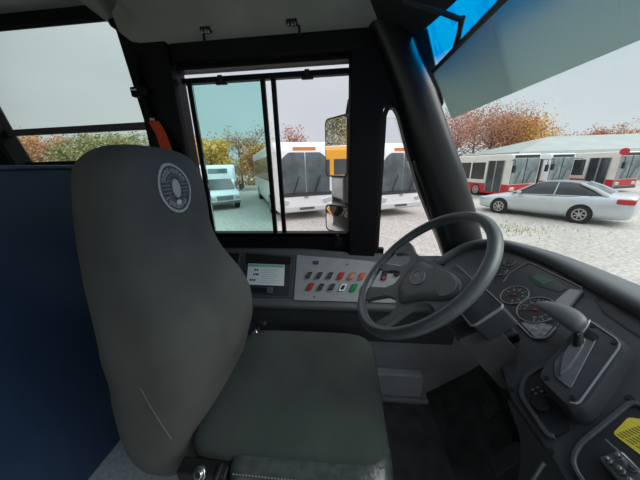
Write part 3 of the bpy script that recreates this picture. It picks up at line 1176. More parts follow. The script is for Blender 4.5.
# valve pocket with the yellow notice
vp = roundpoly([(.318, .052), (.345, .058), (.47, .05), (.47, -.115), (.372, -.105), (.352, -.075)], .016, 4)
b = BM()
prism(b, vp, .0005, .003, F)
vk = obj('valve_pocket', b, mat('valve_pocket_plastic', (.020, .021, .024), .5), dash)
b = BM()
stripe(b, vp[18:] + vp[:7], .008, .0, .008, F)
obj('pocket_rim', b, MATS['rim_plastic'], vk, bevel=.002)
b = BM()
prism(b, roundpoly([(.338, .024), (.352, -.016), (.405, -.005), (.405, .042), (.352, .044)], .005, 3), .003, .0042, F)
yl = obj('yellow_notice', b, YELLOW, vk)
yl['label'] = 'yellow notice plate with black print'
b = BM()
d1 = Vector((.94, .34)).normalized()
d2 = Vector((-.34, .94)).normalized()
for k in range(8):
    o_ = Vector((.352, -.012)) + d2 * (.0046 * k) + d1 * (.0016 * k)
    for a_, b_ in ((.002, .012), (.014, .024), (.026, .031), (.033, .042)):
        stripe(b, [tuple(o_ + d1 * a_), tuple(o_ + d1 * b_)], .0013, .0042, .0046, F)
obj('notice_print', b, INK, yl)
b = BM()
prism(b, rrect(.378, -.064, .430, -.026, .006), .003, .012, F)
bk = obj('valve_block', b, STEEL, vk, bevel=.003)
b = BM()
for u, v, r_ in ((.388, -.054, .006), (.388, -.037, .0065), (.403, -.050, .007), (.405, -.033, .006), (.418, -.050, .006)):
    disc(b, r_, .012, .018, F, 6, u, v)
    disc(b, r_ * .5, .018, .024, F, 12, u, v)
obj('valve_studs', b, STEEL, bk, bevel=.001)
b = BM()
stripe(b, [(.366, -.034), (.414, -.030)], .003, .02, .024, F)
obj('linkage_rod', b, CHROME, bk)
for u, v in ((.311, .053), (.345, -.122), (.099, .196), (.215, -.112)):
    b = BM()
    disc(b, .0055, -.001, .002, F, 18, u, v)
    obj('socket_screw', b, GASKET, dash)
# skirt below the dash edge
b = BM()
YZ = frame((.415, 0, 0), (0, 1, 0), (0, 0, 1))      # third axis +X
prism(b, roundpoly([(.50, .69), (.465, .665), (.435, .65), (.415, .60), (.40, .50), (.39, .30), (.05, .30), (.05, .70)], .03, 4), -.012, .02, YZ)
obj('dash_skirt', b, mat('skirt_plastic', (0.0672, 0.0701, 0.0749), .5, nscale=9, namt=.1), dash, bevel=.008, seg=3)
b = BM()
stripe(b, [(.388, .49), (.366, .672)], .006, -.017, -.011, YZ)
obj('skirt_strip', b, SILVERP, dash, bevel=.002)

# =================================================================== STEERING
Nw = Vector((-math.sin(.772), -.03, math.cos(.772))).normalized()
rt = Vector((.7, 0, .7)).cross(Nw).normalized()
FW = frame((.219, .67, .946), rt, Nw.cross(rt))
FWd = FW.to_3x3() @ Vector((0, 0, 1))
FW = frame((.213, .672, .950), rt, Nw.cross(rt))
sw = thing('steering_wheel', 'large black four-spoke steering wheel with an oval badge, above the column', 'steering wheel', (.219, .67, .946))


def ck(c, r):
    a = math.radians(90 - c * 30)
    return (r * math.cos(a), r * math.sin(a))


b = BM()
tube(b, [FW @ Vector((*ck(12 * k / 72, .2135), 0)) for k in range(72)], .0155, 14, closed=True)
obj('rim', b, WHEELM, sw, angle=180)
plate = [(-.2097, .0296), (-.1587, .0363), (-.0894, .0267), (-.0253, .0352), (.0553, .0566), (.1136, .0722), (.1596, .0821), (.180, .0887), (.1976, .1107), (.2257, .092), (.237, .0478),
         (.2383, .0012), (.2281, -.026), (.2044, -.0277), (.1778, -.0173), (.1481, -.024), (.1249, -.052), (.1217, -.0988), (.1225, -.1435), (.1357, -.1636), (.099, -.1917), (.086, -.1771),
         (.0965, -.1255), (.0862, -.1018), (.0517, -.0955), (.0107, -.1162), (-.0274, -.1628), (-.0475, -.1962), (-.1124, -.192), (-.0838, -.1527), (-.0313, -.1128), (-.0128, -.0772),
         (-.0288, -.0527), (-.0561, -.0471), (-.0869, -.0633), (-.1119, -.0862), (-.170, -.112), (-.185, -.090), (-.1376, -.0646), (-.0789, -.0365), (-.0587, -.0092), (-.0786, .0047), (-.1122, .0056), (-.1484, -.0086),
         (-.1785, -.0331), (-.2118, -.0289), (-.2195, .0057)]
plate = [(x * min(1, .209 / math.hypot(x, y)), y * min(1, .209 / math.hypot(x, y))) for x, y in plate]
b = BM()
prism(b, roundpoly(plate, .008, 3), -.016, .0, FW)
obj('spokes', b, PADM, sw, bevel=.005, seg=3)
pad = [(-.0286, .0015), (-.0133, .0262), (.0638, .0486), (.1244, .067), (.1717, .0641), (.1927, .038), (.1739, .0044), (.1403, -.0207), (.1093, -.0568), (.0915, -.0906), (.0522, -.0841), (.005, -.068), (-.0144, -.028)]
pp = roundpoly(pad, .02, 4)
pcx, pcy = .075, -.005
b = BM()
loft(b, [[FW @ Vector((pcx + (x - pcx) * s, pcy + (y - pcy) * s, h)) for x, y in pp] for s, h in ((.75, -.035), (.97, -.018), (1, -.002), (.985, .003), (.94, .006), (.6, .008), (.2, .009))])
obj('center_pad', b, PADM, sw, angle=50)
b = BM()
prism(b, roundpoly([(.048, .042), (.1224, .063), (.165, .0571), (.1827, .034), (.1682, .0065), (.128, .008)], .012, 4), .0, .0085, FW)
obj('pad_panel', b, mat('pad_panel_plastic', (.125, .142, .142), .45, bump=.3, bscale=900), sw, bevel=.002)
b = BM()
Mb = FW @ Matrix.Translation((.0521, -.007, -.0115))
prism(b, [(.030 * math.cos(2 * PI * k / 36), .021 * math.sin(2 * PI * k / 36)) for k in range(36)], .015, .0215, Mb)
bd = obj('badge', b, mat('badge_dark', (.03, .035, .038), .25), sw, bevel=.001)
b = BM()
R_ = []
for k in range(40):
    a = 2 * PI * k / 40
    R_.append([Mb @ Vector((.030 * s * math.cos(a), .021 * s * math.sin(a), h)) for s, h in ((.97, .021), (1.04, .021), (1.04, .0235), (.97, .0235))])
R_.append(R_[0])
loft(b, R_, True, False)
bmesh.ops.remove_doubles(b, verts=b.verts[:], dist=1e-6)
obj('badge_ring', b, SILVERP, bd)
b = BM()
for k in range(5):
    x = -.016 + k * .008
    prism(b, [(x - .0022, -.005), (x + .0012, -.005), (x + .0025, .005), (x - .001, .005)], .0215, .0225, Mb)
obj('badge_lettering', b, SILVERP, bd)

# column
colm = thing('steering_column', 'grey plastic steering column housing between the wheel and the dashboard', 'column', (.5, .69, .4))
b = BM()
Ax = frame((.219, .67, .946), (0, 1, 0), FW.to_3x3() @ Vector((0, 1, 0)))   # third axis along the wheel axis
ax3 = Ax.to_3x3() @ Vector((0, 0, 1))
if ax3.z > 0:
    Ax = frame((.219, .67, .946), (0, -1, 0), FW.to_3x3() @ Vector((0, 1, 0)))
loft(b, [[Ax @ Vector((x * s, y * s, h)) for x, y in rrect(-.055, -.05, .055, .05, .02)] for s, h in ((.8, .05), (.95, .08), (1, .12), (1, .20))])
obj('column_neck', b, DARK, colm)
b = BM()
cvr = rrect(-.115, .010, .132, .098, .010)
loft(b, [[FW @ Vector((x, y, h)) for x, y in cvr] for h in (-.21, -.15, -.14)])
obj('column_cover', b, DASHM, colm, bevel=.003)
b = BM()
stripe(b, [(.05, .0995), (.126, .0985), (.133, .090), (.133, .018), (.127, .0095), (.05, .0095)], .003, -.145, -.1385, FW)
obj('cover_edge', b, SILVERP, colm)
b = BM()
XZn = frame((0, 0, 0), (1, 0, 0), (0, 0, 1))
prism(b, roundpoly([(.30, .795), (.345, .825), (.405, .830), (.452, .775), (.472, .70), (.446, .635)], .012, 3), -.76, -.56, XZn)
obj('column_shroud', b, mat('shroud_plastic', (0.0571, 0.0571, 0.0585), .55, nscale=20, namt=.08, bump=.2, bscale=900), colm, bevel=.010, seg=3)
b = BM()
loft(b, [[Vector((x + dx, y, z)) for x, y, z in ((.40, .60, .76), (.40, .74, .76), (.48, .74, .80), (.48, .60, .80))] for dx in (0,)] + [[Vector(p) for p in ((.50, .62, .50), (.50, .73, .50), (.60, .73, .56), (.60, .62, .56))]])
obj('column_lower_cover', b, BLACK, colm, bevel=.01)
b = BM()
tube(b, [(.57, .69, .50), (.66, .72, .30), (.72, .75, .14)], .03, 12)
obj('lower_shaft', b, GASKET, colm)

# pedals
for nm, p, s, lab in (('brake_pedal', (.62, .83, .235), (.05, .06), 'square brake pedal hanging in the dark footwell, beside the column'),
                      ('accelerator_pedal', (.60, .665, .20), (.05, .15), 'long ribbed accelerator pedal in the dark footwell, nearest the dashboard skirt')):
    pr = thing(nm, lab, 'pedal', p)
    Mp = frame(p, (0, 1, 0), (.6, 0, .8))
    if (Mp.to_3x3() @ Vector((0, 0, 1))).x > 0:
        Mp = frame(p, (0, -1, 0), (.6, 0, .8))
    b = BM()
    prism(b, rrect(-s[0] / 2, -s[1] / 2, s[0] / 2, s[1] / 2, .01), -.006, .006, Mp)
    pd = obj('pedal_pad', b, mat('pedal_rubber', (.05, .05, .052), .5), pr, bevel=.002)
    b = BM()
    k = -s[1] / 2 + .012
    while k < s[1] / 2 - .008:
        prism(b, [(-s[0] * .4, k), (s[0] * .4, k), (s[0] * .4, k + .004), (-s[0] * .4, k + .004)], .006, .009, Mp)
        k += .010
    obj('tread', b, mat('tread_grey', (.10, .10, .10), .5), pd)
    b = BM()
    tube(b, [Mp @ Vector((0, 0, -.006)), Mp @ Vector((0, .02, -.05)), (p[0] + .14, p[1] + .01, p[2] + .02)], .009, 8)
    obj('pedal_arm', b, GASKET, pr)

# =================================================================== SUN VISOR
vis = thing('sun_visor', 'wide translucent grey-green sun visor hanging across the windshield top', 'sun visor', (.36, .5, 1.6))
va, vb = Vector((.345, 1.13, 1.585)), Vector((.43, 1.11, 1.415))
vc, vd = Vector((.36, -.35, 1.585)), Vector((.445, -.35, 1.415))
b = BM()
nv = (vc - va).cross(vb - va).normalized() * .0015
vd = vb + (vc - va)
loft(b, [[va - nv, vb - nv, vb + nv, va + nv], [vc - nv, vd - nv, vd + nv, vc + nv]])
obj('film', b, GL_VISOR, vis, smooth=False)
b = BM()
tube(b, [va.lerp(vc, k / 8) + Vector((0, 0, .004)) for k in range(9)], .008, 10)
obj('top_rail', b, mat('visor_rail', (.03, .024, .024), .4), vis)
b = BM()
tube(b, [(.13, .80, 1.73), (.155, .835, 1.672), (.27, .875, 1.658), (.338, .892, 1.642)], [.009, .008, .007, .007], 10)
obj('arm', b, GASKET, vis)
b = BM()
tube(b, [(.338, .890, 1.648), (.345, .915, 1.625), (.350, .942, 1.592)], [.009, .007, .010], 10)
obj('arm_joint', b, GASKET, vis)
b = BM()
cbox(b, (.13, .80, 1.78), (.06, .06, .12))
obj('arm_mount', b, GASKET, vis, bevel=.008)

# =================================================================== OUTSIDE MIRRORS
mir = thing('side_mirror', 'pair of black-framed side mirrors on one bracket outside the driver window', 'mirror', (0, 1.5, 1.2))


def mirror_head(name, c, hw, hh, n_, parent, convex=False):
    n_ = Vector(n_).normalized()
    M_ = frame(c, Vector((0, 0, 1)).cross(n_), (0, 0, 1))
    o_ = rrect(-hw, -hh, hw, hh, .03, 4)
    b = BM()
    loft(b, [[M_ @ Vector((x * s, y * s, h)) for x, y in o_] for s, h in ((.7, -.055), (.95, -.035), (1.0, -.01), (1.0, .004))])
    h_ = obj(name, b, GASKET, parent)
    b = BM()
    o2 = rrect(-hw + .009, -hh + .009, hw - .009, hh - .009, .024, 4)
    if convex:
        loft(b, [[M_ @ Vector((x * s, y * s, .004 + .012 * (1 - s * s))) for x, y in o2] for s in (1, .85, .7, .55, .4, .25, .1)])
    else:
        prism(b, o2, .004, .006, M_)
    obj('mirror_glass', b, MIRROR, h_, smooth=convex)
    return h_


mirror_head('mirror_housing', (-.045, 1.50, 1.345), .105, .165, (-.76, -.65, 0.015), mir)
mirror_head('convex_housing', (-.040, 1.50, .92), .100, .088, (-.62, -.78, .06), mir, True)
b = BM()
tube(b, [(.10, 1.31, 1.48), (.09, 1.40, 1.50), (.06, 1.50, 1.57), (.03, 1.53, 1.59), (.02, 1.54, 1.53), (.02, 1.54, 1.2), (.02, 1.54, .85), (.06, 1.50, .80), (.10, 1.40, .80), (.105, 1.31, .80)], .014, 10)
obj('bracket', b, GASKET, mir)
b = BM()
tube(b, [(.02, 1.54, 1.2), (.02, 1.54, 1.02)], .03, 12)
obj('bracket_sleeve', b, mat('sleeve_grey', (.25, .25, .26), .5), mir)

# =================================================================== VEHICLES
def wheel(parent, x, y, r, w, side):
    M_ = frame((x, y, r), (1, 0, 0), (0, 0, 1))          # third axis -Y
    if side > 0:
        M_ = frame((x, y, r), (-1, 0, 0), (0, 0, 1))
    b = BM()
    loft(b, [[M_ @ Vector((q * math.cos(2 * PI * k / 28), q * math.sin(2 * PI * k / 28), h)) for k in range(28)] for q, h in ((r * .9, -w / 2), (r, -w / 2 + .03), (r, w / 2 - .03), (r * .9, w / 2), (r * .68, w / 2), (r * .64, w / 2 - .03))])
    t_ = obj('wheel', b, TIRE, parent)
    b = BM()
    ringp(b, r * .56, r * .66, w / 2 - .03, w / 2 + .005, M_, 28)
    disc(b, r * .14, w / 2 - .02, w / 2 + .012, M_, 14)
    for k in range(7):
        Mt = M_ @ Matrix.Rotation(2 * PI * k / 7, 4, 'Z')
        prism(b, [(r * .1, -r * .07), (r * .6, -r * .05), (r * .6, r * .05), (r * .1, r * .07)], w / 2 - .02, w / 2 + .002, Mt)
    disc(b, r * .5, w / 2 - .035, w / 2 - .025, M_, 20)
    obj('hub_cap', b, mat('wheel_alloy', (.45, .46, .47), .35, metal=.6), t_)
    return t_


def body_ring(x, hw, z0, z1, r=.18, e=6):
    return [Vector((x, p[0], p[1])) for p in rrect(-hw, z0, hw, z1, r, 4)]


def coach(loc, rz, label, sc=1.0):
    c = thing('coach', label, 'bus', loc, rz, sc, world=False)
    H, hw = 3.12, 1.25
    b = BM()
    loft(b, [body_ring(x, w_, z0, z1, .2) for x, w_, z0, z1 in ((-11, 1.2, .4, 3.0), (-10.9, hw, .32, H), (-.5, hw, .32, H), (-.35, hw - .02, .30, H - .02), (-.14, hw - .06, .32, H - .12), (-.03, hw - .13, .38, H - .28), (0.0, hw - .22, .45, H - .38))])
    obj('body', b, WHITE, c, angle=40)
    # windscreen in two panes, following the raked front
    for s in (-1, 1):
        b = BM()
        a0, a1 = (.02, 1.04) if s > 0 else (-1.04, -.02)
        n_ = 6
        rows = []
        for z, x in ((1.15, .05), (1.6, .05), (2.0, .045), (2.4, .03), (2.70, .005)):
            rows.append([Vector((x - .05 * (abs(a0 + (a1 - a0) * k / n_) / 1.1) ** 4, a0 + (a1 - a0) * k / n_, z)) for k in range(n_ + 1)])
        loft(b, rows, closed=False, cap=False)
        bmesh.ops.solidify(b, geom=b.faces[:], thickness=0.04)
        obj('windscreen', b, BUSGL, c)
    b = BM()
    box(b, (-.10, -1.12, .99), (.03, 1.12, 1.15))
    obj('lower_band', b, mat('coach_band', (.035, .04, .045), .3), c, bevel=.02)
    for y in (-.55, .35):
        b = BM()
        tube(b, [(.10, y, 1.1), (.11, y + .25, 1.8)], .018, 6)
        obj('wiper', b, GASKET, c)
    b = BM()
    box(b, (-.2, -.46, 2.77), (.0, .46, 2.90))
    obj('marker_strip', b, AMBER, c)
    for s in (-1, 1):
        b = BM()
        prism(b, roundpoly([(s * .72, .82), (s * 1.13, .90), (s * 1.13, .74), (s * .80, .66)][::s], .04, 3), -.02, .045, frame((0, 0, 0), (0, 1, 0), (0, 0, 1)))
        hl = obj('headlight', b, LAMPG, c)
    b = BM()
    box(b, (-.05, -1.15, .36), (.04, 1.15, .60))
    obj('bumper', b, mat('bumper_white', (.55, .57, .58), .4), c, bevel=.05)
    b = BM()
    box(b, (.035, -.32, .44), (.05, .32, .54))
    obj('number_plate_panel', b, mat('grille_grey', (.08, .085, .09), .5), c)
    b = BM()
    prism(b, [(.09 * math.cos(2 * PI * k / 20), .95 + .045 * math.sin(2 * PI * k / 20)) for k in range(20)], -.02, .045, frame((0, 0, 0), (0, 1, 0), (0, 0, 1)))
    obj('nose_badge', b, SILVERP, c)
    for s in (-1, 1):
        b = BM()
        box(b, (-10.4, s * 1.255 - .01, 1.55), (-.75, s * 1.255 + .01, 2.62))
        obj('side_glazing', b, CARGL, c)
        b = BM()
        tube(b, [(-.3, s * 1.15, 2.75), (.25, s * 1.38, 2.70), (.28, s * 1.40, 2.3)], .025, 6)
        box(b, (.20, s * 1.40 - .10, 1.95), (.30, s * 1.40 + .10, 2.35))
        obj('mirror_arm', b, mat('coach_mirror', (.5, .5, .5), .4), c)
        for x in (-2.2, -8.2):
            wheel(c, x, s * 1.1, .48, .32, s)
    return c


def angle_of(h):
    return math.atan2(h[1], h[0])


coach((-1.55, 9.95, -.95), angle_of((.41, -.91)), 'white coach with pale windscreen parked straight outside the open window pane')
coach((2.42, 10.62, -.95), angle_of((.41, -.91)), 'white coach seen through the narrow quarter window beside the pillar', .96)


def minibus(loc, rz, label, sc):
    c = thing('minibus', label, 'bus', loc, rz, sc, world=False)
    b = BM()
    loft(b, [body_ring(x, w_, z0, z1, .12) for x, w_, z0, z1 in ((-6.5, 1.12, .5, 2.75), (-6.4, 1.18, .42, 2.82), (-1.55, 1.18, .42, 2.82), (-1.35, 1.15, .5, 2.80), (-1.2, 1.0, .6, 2.6))])
    obj('passenger_body', b, WHITE, c, angle=40)
    b = BM()
    prof = [(-1.4, .38), (-.05, .38), (0.0, .50), (0.0, .95), (-.12, 1.08), (-.75, 1.22), (-1.25, 1.95), (-1.4, 1.98)]
    rings = []
    for y, s in ((-1.0, .93), (-.93, 1.0), (.93, 1.0), (1.0, .93)):
        rings.append([Vector((-1.4 + (x + 1.4) * s, y, .38 + (z - .38) * (.98 if s < 1 else 1))) for x, z in prof])
    loft(b, rings)
    obj('cab', b, WHITE, c, bevel=.03)
    b = BM()
    Mx = frame((-.74, 0, 1.24), (0, 1, 0), (-.5, 0, .73))
    if (Mx.to_3x3() @ Vector((0, 0, 1))).x < 0:
        Mx = frame((-.74, 0, 1.24), (0, -1, 0), (-.5, 0, .73))
    prism(b, roundpoly([(-.86, .02), (.86, .02), (.76, .80), (-.76, .80)], .06, 3), -.02, .02, Mx)
    obj('windscreen', b, CARGL, c)
    b = BM()
    box(b, (-.04, -.52, .62), (.02, .52, .92))
    g_ = obj('grille', b, mat('minibus_grille', (.35, .36, .37), .4), c, bevel=.02)
    b = BM()
    for k in range(4):
        box(b, (.015, -.48, .655 + k * .065), (.028, .48, .675 + k * .065))
    obj('grille_bars', b, DARK, g_)
    for s in (-1, 1):
        b = BM()
        box(b, (-.05, s * .76 - .16, .66), (.02, s * .76 + .16, .88))
        obj('headlight', b, LAMPG, c, bevel=.02)
        b = BM()
        box(b, (-1.2, s * .98 - .02, 1.25), (-.75, s * .98 + .02, 1.75))
        obj('door_window', b, CARGL, c)
        b = BM()
        tube(b, [(-.8, s * .98, 1.3), (-.65, s * 1.2, 1.32)], .02, 6)
        box(b, (-.68, s * 1.22 - .09, 1.15), (-.6, s * 1.22 + .09, 1.55))
        obj('mirror_arm', b, DARK, c)
        b = BM()
        box(b, (-6.0, s * 1.185 - .01, 1.45), (-1.9, s * 1.185 + .01, 2.25))
        obj('side_glazing', b, CARGL, c)
        wheel(c, -.75, s * .88, .38, .24, s)
        wheel(c, -4.9, s * .95, .38, .3, s)
    b = BM()
    box(b, (-.08, -.95, .40), (.05, .95, .56))
    obj('bumper', b, mat('minibus_bumper', (.16, .16, .17), .4), c, bevel=.03)
    b = BM()
    box(b, (-1.26, -.60, 2.28), (-1.17, .60, 2.58))
    obj('destination_window', b, BUSGL, c, bevel=.02)
    return c


minibus((-6.35, 12.45, -.95), angle_of((.62, -.78)), 'small white shuttle minibus with a front grille, seen through the teal pane', .84)


def transit(loc, rz, label, sc, top=CREAM):
    c = thing('transit_bus', label, 'bus', loc, rz, sc, world=False)
    b = BM()
    loft(b, [body_ring(x, w_, z0, z1, .1) for x, w_, z0, z1 in ((-10, 1.2, .9, 2.95), (-9.9, 1.25, .9, 3.02), (-.15, 1.25, .9, 3.02), (0.0, 1.17, .9, 2.93))])
    obj('upper_body', b, top, c, angle=40)
    b = BM()
    loft(b, [body_ring(x, w_, z0, z1, .06) for x, w_, z0, z1 in ((-10, 1.21, .28, .98), (-9.9, 1.26, .25, 1.0), (-.15, 1.26, .25, 1.0), (0.04, 1.18, .28, .96))])
    obj('lower_body', b, REDP, c, angle=40)
    b = BM()
    box(b, (-.02, -1.10, 1.02), (.04, 1.10, 2.72))
    ws = obj('windscreen', b, BUSGL, c, bevel=.05)
    b = BM()
    box(b, (.03, -.02, 1.02), (.06, .02, 2.72))
    obj('windscreen_divider', b, GASKET, ws)
    for y in (-.7, .25):
        b = BM()
        tube(b, [(.08, y, 1.05), (.09, y + .3, 1.9)], .015, 6)
        obj('wiper', b, GASKET, c)
    b = BM()
    box(b, (-.02, -1.0, 2.74), (.03, 1.0, 2.93))
    obj('destination_sign', b, mat('sign_dark', (.03, .03, .035), .4), c)
    for s in (-1, 1):
        for k, (x0, x1) in enumerate(((-9.4, -8.0), (-7.85, -6.4), (-6.25, -4.9), (-4.75, -3.4), (-3.25, -2.0))):
            b = BM()
            box(b, (x0, s * 1.255 - .01, 1.25), (x1, s * 1.255 + .01, 2.5))
            obj('side_window', b, CARGL, c)
        b = BM()
        box(b, (-1.75, s * 1.262 - .01, .42), (-.45, s * 1.262 + .01, 2.6))
        dr = obj('folding_door', b, CARGL, c)
        b = BM()
        for x in (-1.75, -1.12, -1.08, -.45):
            box(b, (x - .03, s * 1.275 - .01, .42), (x + .03, s * 1.275 + .01, 2.6))
        obj('door_frame', b, mat('door_frame_grey', (.3, .3, .29), .4), dr)
        b = BM()
        box(b, (.0, s * .85 - .2, .55), (.07, s * .85 + .2, .78))
        obj('headlight', b, LAMPG, c, bevel=.02)
        b = BM()
        tube(b, [(-.1, s * 1.15, 2.6), (.35, s * 1.35, 2.6), (.38, s * 1.35, 2.2)], .025, 6)
        box(b, (.32, s * 1.35 - .1, 1.8), (.42, s * 1.35 + .1, 2.25))
        obj('mirror_arm', b, GASKET, c)
        for x in (-2.6, -7.4):
            wheel(c, x, s * 1.12, .46, .3, s)
    b = BM()
    box(b, (-.04, -1.2, .28), (.10, 1.2, .5))
    obj('bumper', b, DARK, c, bevel=.04)
    return c


hd = (.292, -.956)
fv = Vector((.956, .292))
for (x, y), lab, sc, tp in (((9.45, 15.3), 'red and cream transit bus nearest the pillar, its windscreen facing the yard', .84, CREAM),
                            ((13.25, 17.7), 'red and white transit bus parked between two others behind the silver car', .84, WHITE),
                            ((17.2, 17.6), 'red and cream transit bus furthest right, partly hidden behind the silver car roof', .84, CREAM)):
    o_ = Vector((x, y)) + fv * 1.25 * sc
    transit((o_.x, o_.y, -.95), angle_of(hd), lab, sc, tp)
# red patch on the nearest corner of the furthest bus
sg = thing('round_red_sign', 'round red sign standing above the furthest red bus by the grey roof', 'sign', (16.35, 16.6, -.95), world=False)
b = BM()
disc(b, .20, -.03, .03, frame((0, 0, 2.50), (.7, -.7, 0), (0, 0, 1)), 24)
obj('sign_disc', b, mat('sign_red', (.6, .03, .05), .4), sg)
b = BM()
tube(b, [(0, 0.03, 0), (0, 0.03, 2.3)], .03, 8)
obj('sign_post', b, GREY, sg)


def sedan(loc, rz, label, sc):
    c = thing('sedan', label, 'car', loc, rz, sc, world=False)
    st = [(2.42, .62, .36, .52), (2.38, .72, .26, .62), (2.2, .82, .20, .70), (1.7, .90, .19, .80), (1.0, .915, .19, .90), (.75, .92, .19, .93), (.0, .92, .19, .95), (-.8, .92, .19, .97), (-1.3, .92, .19, 1.0),
          (-1.9, .91, .21, 1.04), (-2.4, .88, .24, 1.03), (-2.6, .82, .30, .98), (-2.66, .72, .42, .84)]
    b = BM()
    rings = []
    for x, hw, z0, z1 in smooth_sections(st, 3):
        h_ = z1 - z0
        half = [(0, 0), (.75, 0), (.93, .06), (.99, .2), (1.0, .42), (.99, .62), (.955, .8), (.90, .93), (.80, .99), (.4, 1.03), (0, 1.04)]
        r = [Vector((x, hw * a_, z0 + h_ * c_)) for a_, c_ in half] + [Vector((x, -hw * a_, z0 + h_ * c_)) for a_, c_ in half[-2:0:-1]]
        rings.append(r)
    loft(b, rings)
    obj('body', b, SILVER, c, angle=60)
    # greenhouse: dark glass with painted roof and pillars
    def gh(bm, stt, s=1.0, zt=1.0):
        rr = []
        for x, hb, ht, z0, z1 in stt:
            z1 = z0 + (z1 - z0) * zt
            rr.append([Vector((x, hb * s, z0)), Vector((x, (hb * .55 + ht * .45) * s, z0 + (z1 - z0) * .5)), Vector((x, ht * s, z1 - .03)), Vector((x, ht * .8 * s, z1)), Vector((x, 0, z1 + .012)),
                       Vector((x, -ht * .8 * s, z1)), Vector((x, -ht * s, z1 - .03)), Vector((x, -(hb * .55 + ht * .45) * s, z0 + (z1 - z0) * .5)), Vector((x, -hb * s, z0))])
        loft(bm, rr)
    stt = [(1.05, .80, .74, .90, .94), (.70, .82, .72, .90, 1.12), (.25, .83, .68, .90, 1.36), (-.1, .83, .66, .90, 1.44), (-.6, .83, .66, .90, 1.455), (-1.1, .82, .66, .92, 1.41), (-1.5, .80, .68, .94, 1.26), (-2.0, .76, .70, .96, 1.04)]
    b = BM()
    gh(b, smooth_sections(stt, 3))
    obj('glasshouse', b, CARGL, c, angle=60)
    b = BM()
    top_ = [s_ for s_ in smooth_sections(stt, 3) if -1.25 < s_[0] < .28]
    rr = []
    for x, hb, ht, z0, z1 in top_:
        rr.append([Vector((x, ht * 1.02, z1 - .05)), Vector((x, ht * .8, z1 + .008)), Vector((x, 0, z1 + .022)), Vector((x, -ht * .8, z1 + .008)), Vector((x, -ht * 1.02, z1 - .05))])
    loft(b, rr, closed=False, cap=False)
    bmesh.ops.solidify(b, geom=b.faces[:], thickness=.012)
    obj('roof', b, SILVER, c)
    c.scale = (sc, sc, sc * 1.09)
    for s in (-1, 1):
        b = BM()
        tube(b, [(1.05, s * .81, .93), (.70, s * .775, 1.10), (.28, s * .70, 1.35)], .028, 6)
        tube(b, [(-1.15, s * .68, 1.40), (-1.55, s * .72, 1.24), (-1.95, s * .78, 1.02)], [.04, .06, .08], 6)
        tube(b, [(-.45, s * .835, .95), (-.50, s * .69, 1.42)], .022, 6)
        obj('roof_pillars', b, SILVER, c)
        b = BM()
        tube(b, [(1.0, s * .915, .90), (.0, s * .925, .945), (-1.5, s * .92, .985)], .012, 6)
        obj('belt_trim', b, CHROME, c)
        b = BM()
        box(b, (.62, s * .97 - .09, .93), (.78, s * .97 + .09, 1.05))
        obj('wing_mirror', b, SILVER, c, bevel=.03)
        b = BM()
        for x in (-.15, -1.05):
            box(b, (x - .09, s * .925 - .015, .80), (x + .09, s * .925 + .015, .825))
        obj('door_handles', b, CHROME, c)
        for x in (1.42, -1.36):
            b = BM()
            disc(b, .37, -.01, .02, frame((x, s * .905, .33), (-s, 0, 0), (0, 0, 1)), 28)
            obj('wheel_arch', b, GASKET, c)
            wheel(c, x, s * .82, .325, .22, s)
        b = BM()
        box(b, (2.15, s * .72 - .12, .58), (2.36, s * .72 + .10, .70))
        obj('headlight', b, LAMPG, c, bevel=.04)
        b = BM()
        box(b, (-2.64, s * .69 - .2, .78), (-2.2, s * .69 + .215, .95))
        obj('tail_light', b, TAIL, c, bevel=.04)
    return c


cf = Vector((-.622, .783))
cn = Vector((.783, .622))
ce = (Vector((6.75, 11.07)) + Vector((8.27, 9.16))) / 2 + cn * .82 * .88
sedan((ce.x, ce.y, -.95), angle_of(cf), 'silver four-door sedan parked on the gravel in front of the red buses', .885)

# yellow school bus away behind, seen in the side mirror
sb = thing('school_bus', 'yellow school bus far behind, reflected in the tall side mirror', 'bus', (-11.3, .8, -.95), math.radians(90), world=False)
b = BM()
loft(b, [body_ring(x, w_, .5, z1, .2) for x, w_, z1 in ((-5, 1.2, 2.9), (-4.9, 1.22, 3.0), (4.0, 1.22, 3.0), (4.1, 1.15, 2.8))])
obj('body', b, SCHOOL, sb)
b = BM()
loft(b, [body_ring(x, 1.0, .5, z1, .1) for x, z1 in ((4.0, 1.6), (5.4, 1.4), (5.5, 1.2))])
obj('bonnet', b, SCHOOL, sb)
for s in (-1, 1):
    for k in range(9):
        b = BM()
        box(b, (-4.7 + k * .95, s * 1.225 - .01, 1.75), (-3.95 + k * .95, s * 1.225 + .01, 2.45))
        obj('side_window', b, CARGL, sb)
    for x in (-3.2, 4.2):
        wheel(sb, x, s * 1.0, .45, .3, s)
b = BM()
box(b, (-4.6, -.9, 3.0), (3.6, .9, 3.06))
obj('white_roof', b, WHITE, sb, bevel=.03)

# =================================================================== BUILDING
bd_ = thing('warehouse', 'long low building with a pale grey-green hipped metal roof behind the buses', 'building', (17.3, 27, -.95), world=False)
b = BM()
box(b, (.5, .5, 0), (34, 13, 2.75))
obj('wall', b, WALLB, bd_)
b = BM()
ez, rz_ = 2.95, 4.75
P = [(0, 0, ez), (36, 0, ez), (36, 13.5, ez), (0, 13.5, ez), (7.0, 6.5, rz_), (36, 6.5, rz_)]
v_ = [b.verts.new(p) for p in P]
l_ = [b.verts.new((p[0], p[1], ez - .12)) for p in P[:4]]
for f in ((0, 1, 5, 4), (0, 4, 3), (3, 4, 5, 2), (1, 2, 5)):
    b.faces.new([v_[i] for i in f])
for i in range(4):
    b.faces.new((v_[i], l_[i], l_[(i + 1) % 4], v_[(i + 1) % 4]))
b.faces.new(l_)
obj('roof', b, ROOFM, bd_, smooth=False)
b = BM()
box(b, (-.05, -.12, ez - .32), (36, .02, ez - .02))
obj('fascia', b, mat('fascia_white', (.6, .62, .62), .5), bd_)
